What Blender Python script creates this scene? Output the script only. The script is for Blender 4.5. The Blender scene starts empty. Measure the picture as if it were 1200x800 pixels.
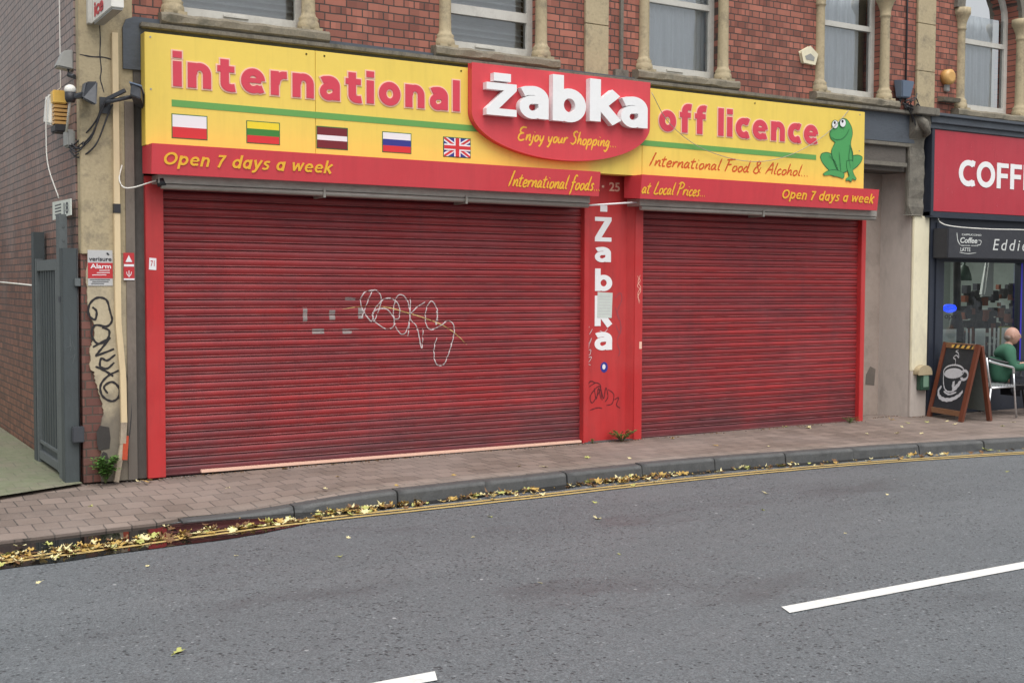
import bpy, bmesh, math, random
from mathutils import Vector, Matrix, noise
R = math.radians
random.seed(7)
scene = bpy.context.scene
C = scene.collection

# ------------------------------------------------------------------ camera
cd = bpy.data.cameras.new('camera'); cam = bpy.data.objects.new('camera', cd); C.objects.link(cam)
cd.sensor_width = 36; cd.lens = 42.0; cd.clip_start = .1; cd.clip_end = 500
cam.matrix_world = Matrix((( .85400, .02154, -.51983, -2.917),
                           (-.52026, .04265, -.85294, -10.832),
                           ( .00380, .99886,  .04762, 1.75),
                           (0, 0, 0, 1)))
scene.camera = cam
# ------------------------------------------------------------------ light: overcast daylight
SUN_EL, SUN_AZ = R(64), R(195)          # azimuth clockwise from +Y
w = bpy.data.worlds.new('World'); scene.world = w; w.use_nodes = True
nt = w.node_tree; bg = nt.nodes['Background']
sky = nt.nodes.new('ShaderNodeTexSky'); sky.sky_type = 'NISHITA'; sky.sun_disc = False
sky.sun_elevation = SUN_EL; sky.sun_rotation = SUN_AZ; sky.dust_density = 4; sky.air_density = 1.2
hs = nt.nodes.new('ShaderNodeHueSaturation'); hs.inputs['Saturation'].default_value = .22
nt.links.new(sky.outputs[0], hs.inputs['Color']); nt.links.new(hs.outputs[0], bg.inputs['Color'])
bg.inputs['Strength'].default_value = .12
sd = bpy.data.lights.new('sun', 'SUN'); sd.energy = 1.5; sd.angle = R(60); sd.color = (1, .97, .93)
sun = bpy.data.objects.new('sun', sd); C.objects.link(sun)
dv = Vector((math.sin(SUN_AZ)*math.cos(SUN_EL), math.cos(SUN_AZ)*math.cos(SUN_EL), math.sin(SUN_EL)))
sun.rotation_euler = dv.to_track_quat('Z', 'Y').to_euler(); sun.location = (-4, -20, 20)
vs = scene.view_settings
vs.view_transform = 'Standard'; vs.look = 'None'; vs.gamma = 1; vs.use_curve_mapping = False
vs.exposure = 0.50
scene.cycles.max_bounces = 6

# ------------------------------------------------------------------ materials
def rgb(r, g, b):
    f = lambda c: (c/255/12.92) if c/255 <= .04045 else ((c/255+.055)/1.055)**2.4
    return (f(r), f(g), f(b), 1)
MATS = {}
class NB:
    def __init__(s, name):
        s.m = bpy.data.materials.new(name); s.m.use_nodes = True; s.t = s.m.node_tree
        s.b = s.t.nodes['Principled BSDF']; s.pos = None
    def n(s, typ, **kw):
        nd = s.t.nodes.new(typ)
        for k, v in kw.items(): setattr(nd, k, v)
        return nd
    def l(s, a, b): s.t.links.new(a, b)
    def P(s):
        if not s.pos: s.pos = s.n('ShaderNodeNewGeometry').outputs['Position']
        return s.pos
    def scaled(s, sc):
        mp = s.n('ShaderNodeMapping'); mp.inputs['Scale'].default_value = sc; s.l(s.P(), mp.inputs[0]); return mp.outputs[0]
    def noise(s, scale, detail=4, vec=None, rough=.6):
        nd = s.n('ShaderNodeTexNoise'); nd.inputs['Scale'].default_value = scale; nd.inputs['Detail'].default_value = detail
        nd.inputs['Roughness'].default_value = rough; s.l(vec or s.P(), nd.inputs['Vector']); return nd.outputs['Fac']
    def ramp(s, fac, a, b, ca=(0,0,0,1), cb=(1,1,1,1)):
        r = s.n('ShaderNodeValToRGB'); r.color_ramp.elements[0].position = a; r.color_ramp.elements[1].position = b
        r.color_ramp.elements[0].color = ca; r.color_ramp.elements[1].color = cb; s.l(fac, r.inputs[0]); return r.outputs[0]
    def mix(s, fac, a, b, mode='MIX'):
        m = s.n('ShaderNodeMix'); m.data_type = 'RGBA'; m.blend_type = mode
        for v, i in ((fac, 0), (a, 6), (b, 7)):
            if hasattr(v, 'is_linked'): s.l(v, m.inputs[i])
            else: m.inputs[i].default_value = v
        return m.outputs[2]
    def math(s, op, a, b=0.0, c=0.0):
        m = s.n('ShaderNodeMath', operation=op)
        for v, i in ((a, 0), (b, 1), (c, 2)):
            if hasattr(v, 'is_linked'): s.l(v, m.inputs[i])
            else: m.inputs[i].default_value = v
        return m.outputs[0]
    def bump(s, h, strength=.3, dist=.01):
        bp = s.n('ShaderNodeBump'); bp.inputs['Strength'].default_value = strength; bp.inputs['Distance'].default_value = dist
        s.l(h, bp.inputs['Height']); s.l(bp.outputs[0], s.b.inputs['Normal'])
    def col(s, c):
        if hasattr(c, 'is_linked'): s.l(c, s.b.inputs['Base Color'])
        else: s.b.inputs['Base Color'].default_value = c
    def rough(s, c):
        if hasattr(c, 'is_linked'): s.l(c, s.b.inputs['Roughness'])
        else: s.b.inputs['Roughness'].default_value = c
def k(c, f): return (min(1, c[0]*f), min(1, c[1]*f), min(1, c[2]*f), 1)
def plain(name, c, rough=.5, var=.12, scale=3.0, dirt=0.0, dirtc=None, metallic=0, bump=0, bscale=60, stretch=(1, 1, 1), spec=.5, streak=0.0):
    """paint or metal with uneven tone, optional dirt patches and a fine surface bump"""
    m = NB(name)
    v = m.scaled(stretch)
    c2 = m.mix(m.noise(scale, 5, v), k(c, 1-var), k(c, 1+var))
    fine = m.noise(scale*9, 3, v)
    c2 = m.mix(m.ramp(fine, .35, .75), c2, k(c, 1-var*.7))
    if dirt:
        d = m.ramp(m.noise(scale*.8+1.3, 7, v, .7), .5, .78)
        c2 = m.mix(m.math('MULTIPLY', d, dirt), c2, dirtc or (.05, .045, .04, 1))
    if streak:
        r1 = m.ramp(m.noise(7, 5, m.scaled((1, 1, .10))), .50, .80); r2 = m.ramp(m.noise(28, 3, m.scaled((1, 1, .05))), .55, .8)
        c2 = m.mix(m.math('MULTIPLY', m.math('MAXIMUM', r1, m.math('MULTIPLY', r2, .6)), streak), c2, k(c, .45))
        c2 = m.mix(m.math('MULTIPLY', m.ramp(m.noise(.9, 3), .4, .7), streak*.6), c2, (min(1, c[0]*.9+.12), min(1, c[1]*.9+.10), min(1, c[2]*.9+.09), 1))
    m.col(c2); m.rough(m.math('MULTIPLY_ADD', fine, .25, rough-.12)); m.b.inputs['Metallic'].default_value = metallic
    m.b.inputs['Specular IOR Level'].default_value = spec
    if bump: m.bump(m.noise(bscale, 4), bump, .004)
    MATS[name] = m.m; return m.m

def brick_mat(name, ax, c1, c2, mortar, sheen_fade=0.0, bw=.225, bh=.075, rough=.65, squash=.5):
    m = NB(name)
    sx = m.n('ShaderNodeSeparateXYZ'); m.l(m.P(), sx.inputs[0])
    cx = m.n('ShaderNodeCombineXYZ'); m.l(sx.outputs[ax], cx.inputs[0]); m.l(sx.outputs[2], cx.inputs[1])
    wob = m.n('ShaderNodeTexNoise'); wob.inputs['Scale'].default_value = 6; m.l(m.P(), wob.inputs['Vector'])
    va = m.n('ShaderNodeVectorMath', operation='MULTIPLY_ADD'); va.inputs[1].default_value = (.012, .012, 0)
    m.l(wob.outputs['Color'], va.inputs[0]); m.l(cx.outputs[0], va.inputs[2])
    b = m.n('ShaderNodeTexBrick'); m.l(va.outputs[0], b.inputs['Vector'])
    b.squash = squash; b.squash_frequency = 2; b.offset = .5
    for key, val in (('Scale', 1), ('Mortar Size', .0065), ('Mortar Smooth', .25), ('Bias', -.1), ('Brick Width', bw), ('Row Height', bh)):
        b.inputs[key].default_value = val
    b.inputs['Color1'].default_value = c1; b.inputs['Color2'].default_value = c2; b.inputs['Mortar'].default_value = mortar
    c = b.outputs['Color']
    c = m.mix(m.ramp(m.noise(2.2, 6), .3, .7), c, k(c1, .62), 'MIX') if False else m.mix(.55, c, m.mix(m.noise(1.1, 6), (.5, .48, .48, 1), (1.15, 1.12, 1.12, 1)), 'MULTIPLY')
    burnt = m.n('ShaderNodeTexWhiteNoise', noise_dimensions='3D'); fl = m.n('ShaderNodeVectorMath', operation='DIVIDE'); fl.inputs[1].default_value = (bw*.5, bh, 1); m.l(va.outputs[0], fl.inputs[0])
    f2 = m.n('ShaderNodeVectorMath', operation='FLOOR'); m.l(fl.outputs[0], f2.inputs[0]); m.l(f2.outputs[0], burnt.inputs['Vector'])
    notm = m.math('SUBTRACT', 1.0, b.outputs['Fac'])
    c = m.mix(m.math('MULTIPLY', m.math('MULTIPLY', m.ramp(burnt.outputs['Value'], .78, .86), notm), .55), c, k(c2, .55))
    c = m.mix(m.math('MULTIPLY', m.math('MULTIPLY', m.ramp(burnt.outputs['Value'], .14, .2, (1, 1, 1, 1), (0, 0, 0, 1)), notm), .35), c, k(c1, 1.5))
    run = m.ramp(m.noise(1.6, 6, m.scaled((2.2, 2.2, .35))), .52, .78)
    c = m.mix(m.math('MULTIPLY', run, .5), c, (.075, .055, .048, 1))
    spots = m.ramp(m.noise(22, 3), .62, .78)
    c = m.mix(m.math('MULTIPLY', spots, .45), c, (.09, .06, .055, 1))
    if sheen_fade:
        # sky sheen painted over pale salt bloom, in patches that grow with height
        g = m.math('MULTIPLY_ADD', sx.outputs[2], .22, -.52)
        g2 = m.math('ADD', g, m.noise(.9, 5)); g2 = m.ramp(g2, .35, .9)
        c = m.mix(m.math('MULTIPLY', g2, sheen_fade), c, m.mix(b.outputs['Fac'], (.42, .39, .37, 1), (.11, .10, .10, 1)))
    m.col(c); m.rough(rough)
    h = m.math('SUBTRACT', m.math('MULTIPLY', m.noise(70, 4), .3), b.outputs['Fac'])
    m.bump(h, .8, .008)
    MATS[name] = m.m; return m.m

brick_mat('brick_front', 0, (.37, .135, .092, 1), (.25, .083, .058, 1), (.065, .045, .038, 1), 0)
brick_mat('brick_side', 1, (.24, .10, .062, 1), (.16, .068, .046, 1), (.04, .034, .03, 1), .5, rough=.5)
brick_mat('brick_bare', 0, (.20, .085, .065, 1), (.15, .06, .048, 1), (.10, .075, .06, 1), 0)
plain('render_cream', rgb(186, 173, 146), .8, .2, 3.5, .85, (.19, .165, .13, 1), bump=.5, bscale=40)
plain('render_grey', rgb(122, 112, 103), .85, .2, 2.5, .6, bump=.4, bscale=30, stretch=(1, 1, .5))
plain('reveal_grey', rgb(186, 176, 168), .85, .12, 2, .5, (.16, .14, .125, 1), bump=.3, bscale=30, stretch=(1, 1, .4))
plain('reveal_brown', rgb(160, 146, 136), .85, .12, 1.6, .4, bump=.3, bscale=30)
plain('pillar_cream', rgb(226, 218, 190), .7, .08, 2, .5, (.3, .27, .22, 1), bump=.3, bscale=30, stretch=(1, 1, .5))
plain('stone_cream', rgb(178, 163, 132), .8, .2, 4, .85, (.13, .115, .09, 1), bump=.5, bscale=50)
plain('stone_sill', rgb(132, 124, 108), .9, .35, 6, .85, (.05, .055, .042, 1), bump=.9, bscale=35)
plain('stone_weathered', rgb(120, 115, 105), .9, .4, 9, .9, (.045, .045, .04, 1), bump=.9, bscale=30, stretch=(1, 1, .6))
plain('fascia_slate', rgb(82, 88, 96), .55, .2, 4, .6, (.04, .04, .045, 1), bump=.2, stretch=(.6, 1, 1.4))
plain('recess_dark', rgb(84, 80, 76), .85, .25, 3, .6, bump=.3, stretch=(1, 1, .4))
plain('moulding_grey', rgb(98, 92, 86), .75, .25, 5, .7, bump=.3, stretch=(.5, 1, 1.5))
plain('sign_yellow', (.84, .62, .11, 1), .42, .04, 1.5, .08, (.5, .33, .06, 1), streak=.20)
plain('sign_red', (.66, .055, .07, 1), .38, .05, 1.5, .12, (.4, .06, .06, 1), streak=.22)
plain('pillar_red', (.52, .028, .03, 1), .45, .10, 2, .5, (.2, .02, .022, 1), stretch=(1, 1, .4), streak=.45)
plain('letter_pink', (.66, .055, .09, 1), .4, .05)
plain('letter_edge', (.85, .55, .42, 1), .4, .04)
plain('letter_white', (.86, .86, .86, 1), .35, .04, 6, .12, (.5, .5, .48, 1))
plain('letter_gold', (.92, .50, .045, 1), .4, .05)
plain('letter_rust', (.58, .10, .015, 1), .45, .05)
plain('stripe_green', (.13, .36, .085, 1), .45, .05)
plain('flag_red', (.60, .03, .035, 1), .45, .04); plain('flag_white', (.8, .8, .82, 1), .45, .03)
plain('flag_yellow', (.82, .66, .03, 1), .45, .04); plain('flag_green', (.04, .22, .035, 1), .45, .04)
plain('flag_maroon', (.16, .012, .02, 1), .45, .04); plain('flag_blue', (.03, .035, .25, 1), .45, .04)
plain('black_ink', (.02, .02, .025, 1), .5, .1)
plain('frog_green', (.07, .34, .10, 1), .45, .05); plain('frog_dark', (.025, .14, .05, 1), .45, .05)
plain('frog_light', (.12, .42, .14, 1), .45, .05)
plain('aluminium', rgb(168, 163, 155), .5, .12, 4, .45, (.13, .115, .10, 1), metallic=.35, stretch=(.4, 1, 1))
plain('window_white', rgb(200, 198, 190), .5, .1, 6, .6, (.3, .28, .25, 1))
plain('box_white', rgb(228, 226, 218), .45, .05, 5, .3, (.5, .48, .42, 1))
plain('cream_plastic', rgb(222, 200, 160), .5, .08, 2, .45, (.35, .28, .2, 1), stretch=(1, 1, .4), streak=.3)
plain('cream_dirty', rgb(175, 160, 140), .7, .3, 14, .8, (.12, .09, .07, 1), stretch=(1, 1, .5))
plain('orange_plastic', rgb(205, 160, 95), .4, .08, 6)
plain('amber_plastic', rgb(222, 180, 85), .4, .06, 6)
plain('grey_plastic', rgb(150, 150, 146), .5, .12, 6)
plain('blue_grey_plastic', rgb(110, 125, 145), .5, .1, 6)
plain('black_plastic', (.03, .03, .034, 1), .5, .15, 6)
plain('dark_casing', (.055, .06, .07, 1), .45, .15, 6)
plain('gate_metal', rgb(70, 77, 79), .6, .2, 3, .5, (.04, .045, .045, 1), bump=.2, stretch=(1, 1, .3))
plain('gate_bare', rgb(98, 104, 105), .6, .18, 5, .4)
plain('sticker_grey', rgb(190, 190, 190), .5, .08, 8); plain('sticker_red', rgb(190, 50, 55), .5, .12, 12)
plain('paper', rgb(205, 212, 205), .8, .1, 9, .4, (.4, .42, .4, 1))
plain('plate_white', rgb(215, 220, 210), .5, .06, 8, .3, (.4, .4, .38, 1))
plain('cafe_navy', (.026, .032, .048, 1), .45, .2, 4, .3, (.06, .06, .07, 1))
plain('cafe_red', (.46, .035, .055, 1), .22, .06, 1.5, streak=.25)
plain('awning_black', (.035, .037, .045, 1), .7, .15, 5, .3, (.08, .08, .085, 1))
plain('wood_brown', (.16, .045, .022, 1), .5, .3, 8, .3, bump=.2, stretch=(1, 1, .15))
plain('wood_tan', (.28, .14, .07, 1), .55, .25, 8, .3, stretch=(1, .2, 1))
plain('chalkboard', (.022, .027, .036, 1), .6, .25, 6, .3, (.07, .075, .085, 1))
plain('chalk', (.6, .62, .66, 1), .9, .15, 30, .35, (.25, .26, .3, 1))
plain('chrome', (.75, .76, .78, 1), .3, .05, 5, metallic=.8)
plain('skin', (.46, .265, .20, 1), .5, .1, 30); plain('jumper_green', (.035, .125, .075, 1), .85, .2, 9, bump=.4, bscale=120)
plain('trouser_dark', (.02, .022, .03, 1), .85, .2); plain('shoe_black', (.015, .015, .015, 1), .5, .1); plain('eye_dark', (.02, .015, .012, 1), .3, 0)
plain('hair_grey', (.25, .2, .17, 1), .9, .2, 60)
plain('meter_green', rgb(48, 78, 62), .5, .15, 8, .3); plain('meter_light', rgb(120, 150, 130), .4, .1, 8)
plain('leaf_green', (.085, .20, .035, 1), .5, .3, 20); plain('stem_green', (.09, .12, .04, 1), .6, .2)
plain('leaf_pale', (.74, .66, .36, 1), .6, .2, 25, .2, (.4, .3, .1, 1)); plain('leaf_gold', (.50, .33, .09, 1), .6, .3, 25, .4, (.2, .1, .03, 1))
plain('leaf_brown', (.17, .085, .03, 1), .65, .3, 25); plain('leaf_lime', (.45, .46, .14, 1), .6, .2, 25, .2)
plain('spray_white', (.60, .52, .52, 1), .6, .25, 20, .5, (.35, .12, .12, 1)); plain('spray_gold', (.62, .42, .16, 1), .5, .25, 20, .4, (.4, .15, .08, 1))
plain('spray_black', (.018, .015, .018, 1), .5, .15, 20); plain('spray_faint', (.35, .06, .07, 1), .5, .15, 30)
plain('spray_dark_red', (.11, .01, .016, 1), .5, .2, 20)
plain('primer_grey', (.30, .25, .24, 1), .6, .25, 25, .5)
plain('line_white', (.74, .74, .71, 1), .6, .1, 14, .6, (.35, .35, .34, 1), bump=.4, bscale=120)
plain('line_yellow', (.55, .40, .15, 1), .6, .2, 6, .75, (.20, .15, .08, 1), bump=.3, bscale=120)
plain('kerb_stone', rgb(84, 85, 85), .6, .3, 6, .8, (.035, .036, .038, 1), bump=.6, bscale=60)
plain('rust_red', (.45, .06, .02, 1), .7, .3, 15); plain('soot', (.05, .045, .042, 1), .9, .3, 12)
plain('room_grey', (.26, .30, .28, 1), .9, .15, 2); plain('room_dark', (.03, .032, .035, 1), .9, .2); plain('curtain_reflection', (.80, .84, .87, 1), .9, .06, 3)
plain('blind', (.68, .70, .71, 1), .7, .1, 3); plain('cloth_white', (.6, .62, .6, 1), .9, .1); plain('lamp_green', (.03, .08, .05, 1), .5, .1)
plain('poster', (.35, .36, .12, 1), .7, .2)

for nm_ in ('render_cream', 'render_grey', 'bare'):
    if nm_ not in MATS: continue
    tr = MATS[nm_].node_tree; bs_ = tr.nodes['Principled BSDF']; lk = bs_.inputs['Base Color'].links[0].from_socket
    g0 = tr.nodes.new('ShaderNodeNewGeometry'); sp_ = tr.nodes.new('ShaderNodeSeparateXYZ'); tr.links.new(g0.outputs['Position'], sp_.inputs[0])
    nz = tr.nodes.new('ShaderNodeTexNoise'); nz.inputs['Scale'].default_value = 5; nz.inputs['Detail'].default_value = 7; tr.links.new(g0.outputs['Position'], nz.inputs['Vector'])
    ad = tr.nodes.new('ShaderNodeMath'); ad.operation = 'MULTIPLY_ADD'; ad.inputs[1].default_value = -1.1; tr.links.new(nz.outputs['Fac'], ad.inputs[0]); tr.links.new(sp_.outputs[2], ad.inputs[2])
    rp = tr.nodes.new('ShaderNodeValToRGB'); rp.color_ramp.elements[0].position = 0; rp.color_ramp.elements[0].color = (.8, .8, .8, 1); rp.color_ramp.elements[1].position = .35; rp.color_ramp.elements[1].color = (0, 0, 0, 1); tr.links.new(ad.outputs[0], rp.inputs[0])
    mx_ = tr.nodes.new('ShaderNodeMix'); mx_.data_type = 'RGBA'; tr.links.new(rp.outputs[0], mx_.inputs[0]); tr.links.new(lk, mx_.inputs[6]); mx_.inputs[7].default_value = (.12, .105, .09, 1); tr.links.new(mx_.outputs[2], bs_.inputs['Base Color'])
# roller shutter paint: dusty red laths, tone changing from lath to lath, dark grime in bands
m = NB('shutter_red')
sx = m.n('ShaderNodeSeparateXYZ'); m.l(m.P(), sx.inputs[0])
ph_ = m.math('DIVIDE', m.math('SUBTRACT', sx.outputs[2], .02), .0758)
lath = m.math('FLOOR', ph_); t_ = m.math('FRACT', ph_)
wn = m.n('ShaderNodeTexWhiteNoise', noise_dimensions='1D'); m.l(lath, wn.inputs['W'])
c = m.mix(wn.outputs['Value'], (.25, .017, .019, 1), (.345, .024, .026, 1))
d = m.ramp(m.noise(1.1, 8, m.scaled((.7, 1, 2.2)), .72), .40, .70)
c = m.mix(m.math('MULTIPLY', d, .66), c, (.095, .02, .03, 1))
pale = m.ramp(m.noise(.8, 6, m.scaled((1, 1, 1.6)), .6), .48, .75)
c = m.mix(m.math('MULTIPLY', pale, .24), c, (.40, .10, .11, 1))
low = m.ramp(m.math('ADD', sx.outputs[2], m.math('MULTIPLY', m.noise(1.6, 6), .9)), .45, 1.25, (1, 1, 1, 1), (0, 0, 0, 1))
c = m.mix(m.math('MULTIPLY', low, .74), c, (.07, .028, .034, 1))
run = m.ramp(m.noise(9, 5, m.scaled((1, 1, .09))), .52, .8); c = m.mix(m.math('MULTIPLY', run, .3), c, (.08, .02, .025, 1))
# joint grime and ledge dust, with groove shade and bead highlight painted in
grime_shade = m.math('MULTIPLY', m.ramp(t_, .66, .76), m.ramp(t_, .82, .88, (1, 1, 1, 1), (0, 0, 0, 1)))
c = m.mix(m.math('MULTIPLY', grime_shade, .62), c, (.035, .010, .014, 1))
dust_glint = m.math('MULTIPLY', m.ramp(t_, .88, .93), m.ramp(m.noise(5, 4, m.scaled((1, 1, 4))), .3, .6))
c = m.mix(m.math('MULTIPLY', dust_glint, .38), c, (.50, .24, .23, 1))
ch_ = m.ramp(m.noise(34, 3, m.scaled((.6, 1, 1.6))), .68, .72); c = m.mix(m.math('MULTIPLY', ch_, .5), c, (.16, .06, .05, 1))
m.col(c); m.rough(m.math('MULTIPLY_ADD', d, .2, .38)); MATS['shutter_red'] = m.m

# asphalt: dark binder, pale chippings, small pits, wet-looking gloss
m = NB('asphalt')
big = m.noise(.35, 4); mid = m.noise(3, 6, m.scaled((.6, 1.4, 1)))
c = m.mix(big, (.066, .074, .080, 1), (.110, .121, .130, 1))
trk = m.ramp(m.noise(.55, 4, m.scaled((.12, 1.6, 1))), .42, .62)          # lanes polished by tyres
c = m.mix(m.math('MULTIPLY', trk, .38), c, (.15, .162, .172, 1))
c = m.mix(m.math('MULTIPLY', m.ramp(mid, .35, .7), .3), c, (.07, .077, .084, 1))
vo = m.n('ShaderNodeTexVoronoi'); vo.inputs['Scale'].default_value = 110; m.l(m.P(), vo.inputs['Vector'])
c = m.mix(.40, c, m.mix(vo.outputs['Color'], (.03, .034, .038, 1), (.32, .35, .37, 1)))
vo2 = m.n('ShaderNodeTexVoronoi'); vo2.inputs['Scale'].default_value = 42; m.l(m.P(), vo2.inputs['Vector'])
s2 = m.n('ShaderNodeSeparateXYZ'); m.l(vo2.outputs['Color'], s2.inputs[0])
patch = m.ramp(m.noise(1.1, 6, None, .7), .44, .60); thr = m.math('MULTIPLY_ADD', patch, .22, .05)
lost = m.math('MULTIPLY', m.math('LESS_THAN', s2.outputs[0], thr), m.ramp(vo2.outputs['Distance'], .25, .5, (1, 1, 1, 1), (0, 0, 0, 1)))   # chippings torn out
c = m.mix(m.math('MULTIPLY', lost, .85), c, (.022, .024, .027, 1))
pale = m.math('MULTIPLY', m.math('GREATER_THAN', s2.outputs[1], .965), m.ramp(vo2.outputs['Distance'], .25, .45, (1, 1, 1, 1), (0, 0, 0, 1)))
c = m.mix(m.math('MULTIPLY', pale, .7), c, (.30, .32, .33, 1))
sp = m.n('ShaderNodeTexVoronoi'); sp.inputs['Scale'].default_value = 3.1; m.l(m.P(), sp.inputs['Vector'])
c = m.mix(m.ramp(sp.outputs['Distance'], .030, .045, (1, 1, 1, 1), (0, 0, 0, 1)), c, (.40, .41, .42, 1))
damp = m.ramp(m.noise(.8, 5, m.scaled((.5, 1, 1))), .55, .7); c = m.mix(m.math('MULTIPLY', damp, .42), c, (.055, .06, .066, 1))
m.col(c); m.rough(m.math('MULTIPLY_ADD', damp, -.16, m.math('MULTIPLY_ADD', mid, .25, .42)))
m.bump(m.math('SUBTRACT', vo.outputs['Distance'], m.math('MULTIPLY', lost, 2.0)), .6, .006); MATS['asphalt'] = m.m

# concrete block paving
def paving(name, moss):
    m = NB(name)
    sx = m.n('ShaderNodeSeparateXYZ'); m.l(m.P(), sx.inputs[0])
    cx = m.n('ShaderNodeCombineXYZ'); m.l(sx.outputs[0], cx.inputs[0]); m.l(sx.outputs[1], cx.inputs[1])
    wob = m.n('ShaderNodeTexNoise'); wob.inputs['Scale'].default_value = 3; m.l(m.P(), wob.inputs['Vector'])
    va = m.n('ShaderNodeVectorMath', operation='MULTIPLY_ADD'); va.inputs[1].default_value = (.045, .045, 0)
    m.l(wob.outputs['Color'], va.inputs[0]); m.l(cx.outputs[0], va.inputs[2])
    b = m.n('ShaderNodeTexBrick'); m.l(va.outputs[0], b.inputs['Vector']); b.offset = .5
    for key, val in (('Scale', 1), ('Mortar Size', .0065), ('Mortar Smooth', .5), ('Brick Width', .19), ('Row Height', .21)): b.inputs[key].default_value = val
    b.inputs['Color1'].default_value = (.15, .115, .095, 1); b.inputs['Color2'].default_value = (.25, .195, .165, 1); b.inputs['Mortar'].default_value = (.05, .044, .038, 1)
    c = m.mix(.5, b.outputs['Color'], m.mix(m.noise(.8, 6), (.45, .43, .42, 1), (1.1, 1.05, 1, 1)), 'MULTIPLY')
    gr = m.ramp(m.noise(60, 3), .35, .7); c = m.mix(m.math('MULTIPLY', gr, .25), c, (.30, .25, .22, 1))
    st = m.ramp(m.noise(2.6, 7), .55, .75); c = m.mix(m.math('MULTIPLY', st, .45), c, (.075, .062, .055, 1))
    gm = m.n('ShaderNodeTexVoronoi'); gm.inputs['Scale'].default_value = 4.3; m.l(m.P(), gm.inputs['Vector'])
    c = m.mix(m.math('MULTIPLY', m.ramp(gm.outputs['Distance'], .07, .10, (1, 1, 1, 1), (0, 0, 0, 1)), .55), c, (.07, .065, .06, 1))
    c = m.mix(m.math('MULTIPLY', m.ramp(m.noise(.6, 4), .45, .65), .35), c, (.30, .25, .225, 1))
    if moss: c = m.mix(m.math('MULTIPLY', m.ramp(m.noise(1.6, 8, None, .75), .25, .55), .93), c, m.mix(m.noise(9, 6), (.10, .125, .055, 1), (.24, .25, .17, 1)))
    m.col(c); m.rough(.75)
    m.bump(m.math('SUBTRACT', m.math('MULTIPLY', m.noise(50, 4), .4), b.outputs['Fac']), .7, .006); MATS[name] = m.m
paving('paving', False); paving('paving_mossy', True)

m = NB('puddle_water'); m.col((.012, .011, .010, 1)); m.rough(.03); m.b.inputs['IOR'].default_value = 1.4
m.b.inputs['Specular IOR Level'].default_value = .36; m.bump(m.noise(4, 3), .05, .01); MATS['puddle_water'] = m.m

def glass(name, tint=(1, 1, 1, 1), refl=1.0):
    m = NB(name); t = m.n('ShaderNodeBsdfTransparent'); t.inputs[0].default_value = tint
    g = m.n('ShaderNodeBsdfGlossy'); g.inputs['Roughness'].default_value = .03
    wv = m.n('ShaderNodeTexNoise'); wv.inputs['Scale'].default_value = 1.5; m.l(m.P(), wv.inputs['Vector'])
    bp = m.n('ShaderNodeBump'); bp.inputs['Strength'].default_value = .25; bp.inputs['Distance'].default_value = .05; m.l(wv.outputs['Fac'], bp.inputs['Height']); m.l(bp.outputs[0], g.inputs['Normal'])
    f = m.n('ShaderNodeFresnel'); f.inputs['IOR'].default_value = 1.5
    x = m.n('ShaderNodeMixShader'); m.l(m.math('MULTIPLY_ADD', f.outputs[0], refl, .03), x.inputs[0]); m.l(t.outputs[0], x.inputs[1]); m.l(g.outputs[0], x.inputs[2])
    m.l(x.outputs[0], m.t.nodes['Material Output'].inputs['Surface']); MATS[name] = m.m
glass('glass', (.93, .95, .96, 1), 3.8); glass('shop_glass', (.7, .76, .76, 1), 1.6)
def emit(name, c, s):
    m = NB(name); m.b.inputs['Base Color'].default_value = c; m.b.inputs['Emission Color'].default_value = c; m.b.inputs['Emission Strength'].default_value = s; MATS[name] = m.m
emit('neon_blue', (.02, .07, .9, 1), 1.3); emit('tube_light', (1, .9, .75, 1), 1.5); emit('led_blue', (.03, .02, .35, 1), .18)

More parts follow.
